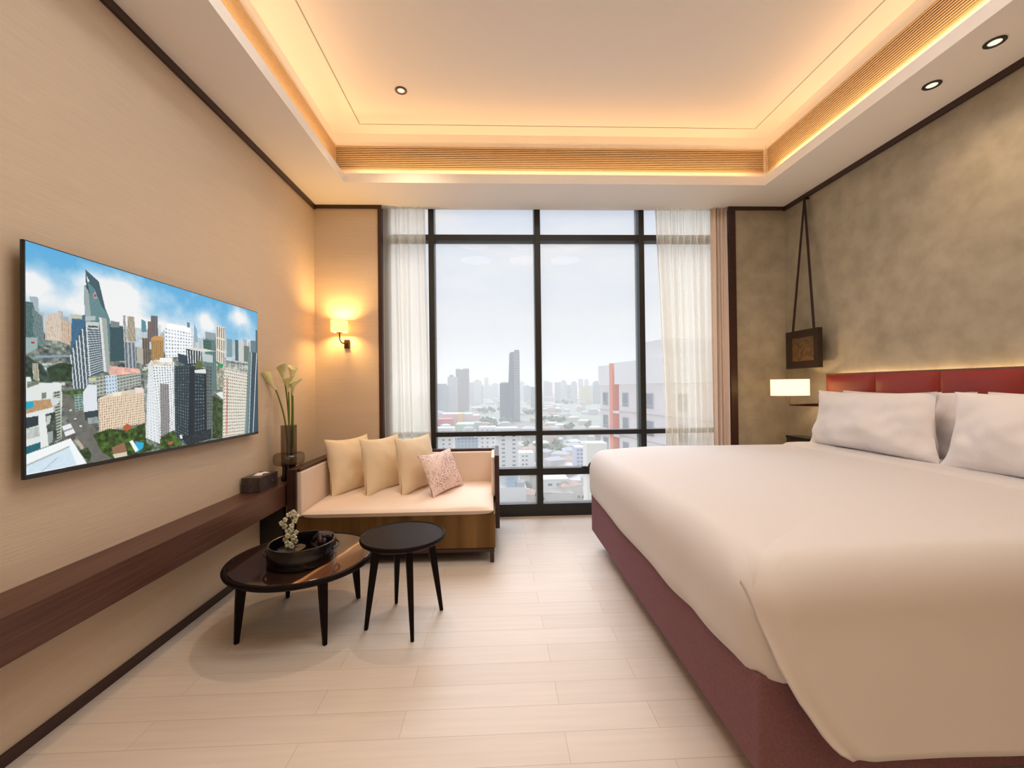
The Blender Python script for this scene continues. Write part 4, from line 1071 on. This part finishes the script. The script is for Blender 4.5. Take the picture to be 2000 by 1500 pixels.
cw = lambda n, rgb, win, *k: city_mat('facade '+n, rgb, win, *k)
WH = cw('white', (232, 232, 230), (150, 160, 166), 4, 3.3, .45, .5)
GR = cw('grey', (176, 182, 188), (128, 138, 150), 5, 3.3, .5, .5)
BR = cw('grey brown', (160, 152, 152), (120, 112, 116), 4, 3.3, .5, .6)
DK = cw('dark glass', (92, 100, 122), (66, 74, 100), 6, 3.4, .7, .6)
DK2 = cw('lined glass', (168, 170, 172), (92, 98, 116), 400, 4.2, 1, .62)
PALE = cw('pale', (206, 206, 208), (180, 184, 192), 5, 3.4, .4, .5)
CRM = cw('cream', (232, 218, 176), (216, 200, 160), 6, 3.6, .5, .4)
PNK = cw('pink', (222, 196, 190), (190, 160, 158), 6, 3.6, .5, .5)
plainW = mat('white render', (235, 236, 238), .8); plainG = mat('grey render', (170, 176, 182), .8)
tower('office_block', 'blue-grey block at the left edge of the window view', 850, 876, 753, 1250, GR, roof=[(.1, .8, 5, plainG)])
tower('apartment_tower', 'pale tower between the blue-grey block and the brown-grey tower', 874, 892, 736, 1330, PALE, roof=[(.2, .6, 6, plainG)])
tower('apartment_tower', 'brown-grey tower with two roof masts left of the dark glass pair', 890, 915, 722, 1400, BR, roof=[(.0, .35, 3, plainG), (.55, 1, 4, plainG)])
tower('apartment_tower', 'low dark glass slab of the tall pair', 976, 995, 749, 1010, DK, roof=[(.1, .9, 3, plainG)])
tower('skyscraper', 'tallest dark tower with a slanting side in the hazy city', 990, 1014, 690, 1000, DK, taper=(.22, 0), roof=[(.28, .62, 3, DK), (.62, 1.0, 8, DK2)])
t_ = tower('tower_wing', 'striped grey half of the tallest dark tower', 1003, 1014.6, 687, 996, DK2, depth=6)
tower('apartment_tower', 'dark blue tower showing just left of the middle mullion', 1037, 1056, 756, 1500, GR)
sp = [(915, 925, 747, 1900), (925, 940, 744, 2000), (936, 943, 752, 2100), (941, 962, 753, 2900), (946, 954, 737, 2950), (960, 974, 750, 2600), (1016, 1024, 745, 2500), (1024, 1036, 754, 2300),
      (1062, 1070, 744, 2500), (1069, 1079, 748, 2350), (1084, 1095, 747, 2000), (1096, 1107, 745, 2050), (1108, 1117, 752, 2150), (1117, 1127, 747, 2000), (1131, 1139, 740, 2500), (1142, 1150, 742, 2700), (1155, 1163, 752, 2100), (1160, 1172, 746, 1900)]
SKYL = ['narrow pale tower touching the right side of the brown-grey tower', 'white high-rise second to the right of the brown-grey tower', 'thin grey high-rise third to the right of the brown-grey tower',
        'broad faint base block under the slim spire tower left of the dark pair', 'slim faint spire tower left of the dark glass pair', 'faint tower just left of the low dark glass slab',
        'faint narrow tower touching the right side of the tallest dark tower', 'faint tower between the tallest dark tower and the middle mullion',
        'first faint tower right of the middle mullion', 'second faint tower right of the middle mullion, overlapping the first', 'pale tower third from the middle mullion in the right pane',
        'pale tower fourth from the middle mullion in the right pane', 'lower pale tower fifth from the middle mullion in the right pane', 'pale tower sixth from the middle mullion in the right pane',
        'faint tall tower rising behind the left edge of the cream yellow block', 'faint tall tower rising behind the right half of the cream yellow block', 'pale tower just right of the cream yellow block', 'pale tower half hidden by the orange-striped building']
for i, (a, b, y, d) in enumerate(sp):
    tower('apartment_tower', SKYL[i], a, b, y, d, [PALE, WH, GR, PALE, PNK][i % 5], group='pale high-rises on the skyline', roof=[(.25, .7, 5, plainG)] if i % 2 else None)
tower('apartment_tower', 'cream yellow block on the skyline left of the orange-striped building', 1135, 1155, 754, 1900, CRM)
redm = mat('red cladding', (206, 96, 106), .7); yel = mat('yellow cladding', (244, 196, 96), .7); grn = mat('pale green roof', (190, 210, 184), .8); pk = mat('pale pink render', (226, 196, 196), .8)
tower('shopping_hall', 'red-clad low building in the left part of the view', 855, 882, 819, 830, redm, depth=40)
tower('shopping_hall', 'pale pink low building behind the red-clad one', 862, 900, 809, 900, pk, depth=60)
tower('shopping_hall', 'yellow-fronted building beside the red-clad one', 895, 904, 808, 850, yel, depth=30)
tower('shopping_hall', 'long pale hall right of the yellow-fronted building', 903, 936, 812, 860, pk, depth=60, roof=[(.05, .6, 3, grn)])
tower('shopping_hall', 'pale green roofed hall in front of the yellow-fronted building', 890, 925, 829, 760, grn, depth=50)
tower('office_block', 'broad grey office behind the sofa back', 884, 932, 855, 420, cw('blue grey', (160, 176, 190), (120, 140, 160), 3.5, 3.3, .5, .5), depth=25, roof=[(.3, .85, 3, plainW)])

def windowed(name, label, px0, px1, ytop, d, body_m, cols_, fh, win_w, win_h, nmax, zoff=2.0, depth=18, balc=False):
    """a nearer block: every window is a part with its pane"""
    a, b = at(px0, ytop, d), at(px1, ytop, d); w = b.x-a.x; h = a.z-GZ
    t = thing(name, label, 'building', (a.x, d, GZ))
    obj('body', B((0, w, 0, depth, 0, h)), body_m, t)
    obj('parapet', B((-.2, w+.2, -.2, .2, h, h+.6)), plainW, t)
    wd = mat('tinted window', (92, 100, 110), .3)
    for r in range(nmax):
        z = h-zoff-fh*r
        if z < 2: break
        for cx in cols_:
            q = obj('window', B((w*cx-win_w/2, w*cx+win_w/2, -.12, -.001, z-win_h/2, z+win_h/2)), wd, t)
            if balc: obj('sill', B((w*cx-win_w/2-.2, w*cx+win_w/2+.2, -.5, -.121, z-win_h/2-.25, z-win_h/2)), plainW, q)
    return t
rend = mat('warm white render', (238, 236, 236), .85)
windowed('apartment_block', 'white balconied apartment tower low behind the sofa arm', 969, 1012, 838, 300, rend, (.32, .8), 2.95, 2.2, 1.0, 11, balc=True)
windowed('apartment_block', 'white slab of flats left of the balconied tower', 935, 969, 836, 330, rend, (.2, .5, .82), 3.1, 1.2, 1.0, 8)
windowed('apartment_block', 'white block with square windows under the left window bar', 846, 884, 838, 300, rend, (.52, .84), 2.9, 1.3, 1.1, 9)
windowed('apartment_house', 'small white house block with a pinkish roof by the mullion', 1014, 1043, 886, 330, rend, (.25, .5), 3.2, 1.6, 1.2, 5)
windowed('apartment_block', 'pale lilac block beside the window latch', 1125, 1146, 875, 360, mat('lilac render', (206, 212, 234), .8), (.2, .5, .8), 3.2, 1.6, 1.2, 8)
windowed('villa', 'white villa low in the lower right pane', 1058, 1112, 938, 296, rend, (.3, .62, .85), 4.0, 3.0, 1.6, 3, 3.2)
tower('villa', 'white flat building with a blue roof terrace in the lower left pane', 977, 1028, 953, 288, rend, depth=14, roof=[(.25, .6, 4.5, mat('pale blue render', (150, 186, 214), .8)), (.62, .95, 3, plainG)])

# near white building with an orange stair strip
nb = thing('apartment_building', 'near white apartment building with an orange stair strip', 'building', (18.9, 47.5, GZ), (0, 0, R(101.8)))
# local x runs along the facade away from the viewer, local -y faces left... facade plane y=0 faces +y side
TOPZ = 80+4.3
bodyM = mat('near building render', (236, 230, 232), .85)
obj('body', B((-14, 10.2, -16, 0, 0, TOPZ-3.0), (12.5, 16.0, -16, 0, 0, TOPZ-3.0)), bodyM, nb)
obj('stair_recess', B((10.2, 12.5, -16, -1.1, 0, TOPZ-3.0), (11.6, 12.5, -1.1, .25, 0, TOPZ)), mat('orange render', (240, 150, 116), .8), nb)
obj('roof_storey', B((-14, 11.0, -16, .25, TOPZ-2.95, TOPZ), (12.55, 16.1, -16, .2, TOPZ-2.95, TOPZ-.2)), mat('roof render', (240, 240, 242), .85), nb)
obj('roof_tank_room', B((1.0, 7.5, -9, -1.2, TOPZ+.01, TOPZ+2.3)), mat('lift house render', (226, 224, 224), .85), nb)
wd2 = mat('grey window glass', (128, 136, 150), .25); wf2 = mat('light window frame', (196, 196, 200), .6)
for r in range(7):
    z = TOPZ-5.0-3.25*r
    for x in (-3.6, 2.6, 8.4, 14.2):
        q = obj('window', B((x-.75, x+.75, .001, .10, z-.95, z+.95)), wf2, nb)
        obj('pane', B((x-.66, x-.04, .101, .13, z-.45, z+.86), (x+.04, x+.66, .101, .13, z-.45, z+.86)), wd2, q)
        obj('ac_louvre', B((x-.66, x+.66, .101, .13, z-.88, z-.52)), mat('louvre grey', (150, 152, 156), .7), q)
    obj('landing', B((9.6, 11.2, -.7, .4, z-1.9, z-1.6)), plainW, nb)
    if r: obj('string_course', B((-14, 10.2, .001, .12, z+1.55, z+1.68), (12.5, 16.0, .001, .12, z+1.55, z+1.68)), mat('grey band', (196, 192, 192), .8), nb)
lw_ = tower('annex_building', 'pale cream annex wall at the foot of the orange-striped building', 1146, 1186, 866, 45, mat('annex cream', (240, 238, 230), .85), depth=2, zb=-40)

# trees
leafM = mat('hazy foliage', (104, 132, 88), .9, var=((.25, .25, .25), .9, 4, (70, 98, 62)))
trunkM = mat('trunk', (96, 82, 66), .9)
def tree_proto():
    t = thing('tree', 'leafy green tree among the low buildings', 'tree', group='trees among the low buildings')
    bm = bmesh.new(); rs2 = random.Random(2)
    for k in range(9):
        r_ = bmesh.ops.create_icosphere(bm, subdivisions=2, radius=rs2.uniform(2.2, 3.6)); c = Vector((rs2.uniform(-4, 4), rs2.uniform(-3, 3), rs2.uniform(6, 10)))
        for v in r_['verts']: v.co = c + v.co*(1+.35*noise.noise(v.co*.9+c))
    obj('crown', bm, leafM, t, 180)
    bm = bmesh.new(); tube(bm, [(0, 0, 0), (.2, 0, 3), (0, .2, 7)], [.6, .45, .3], 8); obj('trunk', bm, trunkM, t, 60)
    return t
tp = tree_proto(); rs3 = random.Random(9); first = True
beds = [(935, 1002, 822, 11, 3, 1.3), (928, 976, 796, 8, 3, 1.3), (1012, 1046, 803, 6, 3, 1.2), (1086, 1122, 782, 6, 2, 1.5), (1056, 1100, 818, 8, 3, 1.1), (1056, 1105, 872, 8, 7, .7), (1012, 1048, 868, 7, 6, .7),
        (1014, 1048, 965, 7, 14, .55), (1118, 1142, 968, 5, 14, .5), (1100, 1150, 830, 6, 4, 1), (940, 968, 832, 4, 3, .9), (1056, 1075, 968, 3, 10, .4)]
BEDL = ['in the park in front of the dark glass pair', 'in the far grove left of the dark glass slab', 'beside the middle mullion right of the tallest tower', 'in the far strip below the right skyline', 'in the middle distance of the right pane',
        'in the near part of the right pane under the long window bar', 'right of the balconied apartment tower', 'in the lower left pane beside the blue terrace', 'in the lower right pane beside the villa', 'left of the orange-striped building', 'right of the long pale hall', 'directly left of the white villa']
for (a, b, y, n, jy, s), bl in zip(beds, BEDL):
    for k in range(n):
        py = y+rs3.uniform(-jy, jy); d = F*(EYE-GZ)/(py-746+rs3.uniform(-.5, .5)); p = at(rs3.uniform(a, b), py, d)
        o = tp if first else dup(tp); first = False
        o['label'] = 'leafy green tree '+bl; o['group'] = 'trees '+bl
        o.location = (p.x, d, GZ); o.scale = (s*rs3.uniform(.8, 1.2),)*3; o.rotation_euler = (0, 0, rs3.uniform(0, 6))
# low-rise carpet
lowm = [mat('low render '+str(i), c, .85) for i, c in enumerate(((236, 234, 230), (226, 216, 206), (214, 206, 200), (232, 222, 206), (206, 210, 214), (222, 196, 186)))]
roofm = [mat('low roof '+str(i), c, .85) for i, c in enumerate(((214, 214, 214), (196, 164, 150), (186, 190, 196), (226, 222, 214)))]
meshes = []
for i in range(8):
    bm = bmesh.new(); w, dp, h = rs3.uniform(9, 22), rs3.uniform(8, 16), rs3.uniform(6, 15)
    box(bm, -w/2, w/2, 0, dp, 0, h); me = D.meshes.new('house'); bm.to_mesh(me); bm.free(); me.materials.append(lowm[i % 6])
    bm = bmesh.new()
    v = [bm.verts.new(p) for p in ((-w/2-.6, -.6, h), (w/2+.6, -.6, h), (w/2+.6, dp+.6, h), (-w/2-.6, dp+.6, h), (-w/2+w*.2, dp/2, h+2.6), (w/2-w*.2, dp/2, h+2.6))]
    for f in ((0, 1, 5, 4), (1, 2, 5), (2, 3, 4, 5), (3, 0, 4), (3, 2, 1, 0)): bm.faces.new([v[q] for q in f])
    mr = D.meshes.new('roof'); bm.to_mesh(mr); bm.free(); mr.materials.append(roofm[i % 4])
    meshes.append((me, mr))
cnt = 0
for k in range(900):
    py = 765+rs3.random()**1.3*215; d = F*(EYE-GZ)/(py-747); px = rs3.uniform(845, 1172)
    if 968 < px < 1018 and 795 < py < 830: continue
    if cnt >= 230: break
    p = at(px, py, d); mi = rs3.randrange(8); me, mr = meshes[mi]
    o = D.objects.new('low_rise_house', me); COL.objects.link(o); o.location = (p.x, d, GZ); s = 1+max(0, (d-700)/1500); o.scale = (s, s, 1.0+max(0, (d-900)/2500))
    o.rotation_euler = (0, 0, rs3.uniform(-.5, .5))
    r_ = D.objects.new('roof', mr); COL.objects.link(r_); r_.parent = o
    tn = ('white', 'cream', 'beige', 'ivory', 'pale blue-grey', 'pinkish')[mi % 6]; rn = ('grey', 'dull red', 'blue-grey', 'off-white')[mi % 4]
    bn = 'in the near streets low in the view' if d < 480 else 'in the middle distance of the city' if d < 1100 else 'in the far hazy district below the skyline'
    tag(o, tn+' low-rise with a '+rn+' roof '+bn, 'building', 'low-rise buildings '+bn); cnt += 1

# humid haze over the city
hz = D.materials.new('humid haze'); hz.use_nodes = True; N_ = hz.node_tree.nodes; N_.clear()
vo = N_.new('ShaderNodeVolumeScatter'); vo.inputs['Color'].default_value = (1, .985, .965, 1); vo.inputs['Density'].default_value = .00032; vo.inputs['Anisotropy'].default_value = .2
oo = N_.new('ShaderNodeOutputMaterial'); hz.node_tree.links.new(vo.outputs[0], oo.inputs['Volume'])
h_ = obj('haze', B((-5900, 5900, 140, 8900, GZ+.01, 220)), hz); tag(h_, 'pale humid haze lying over the city', 'haze', kind='stuff')
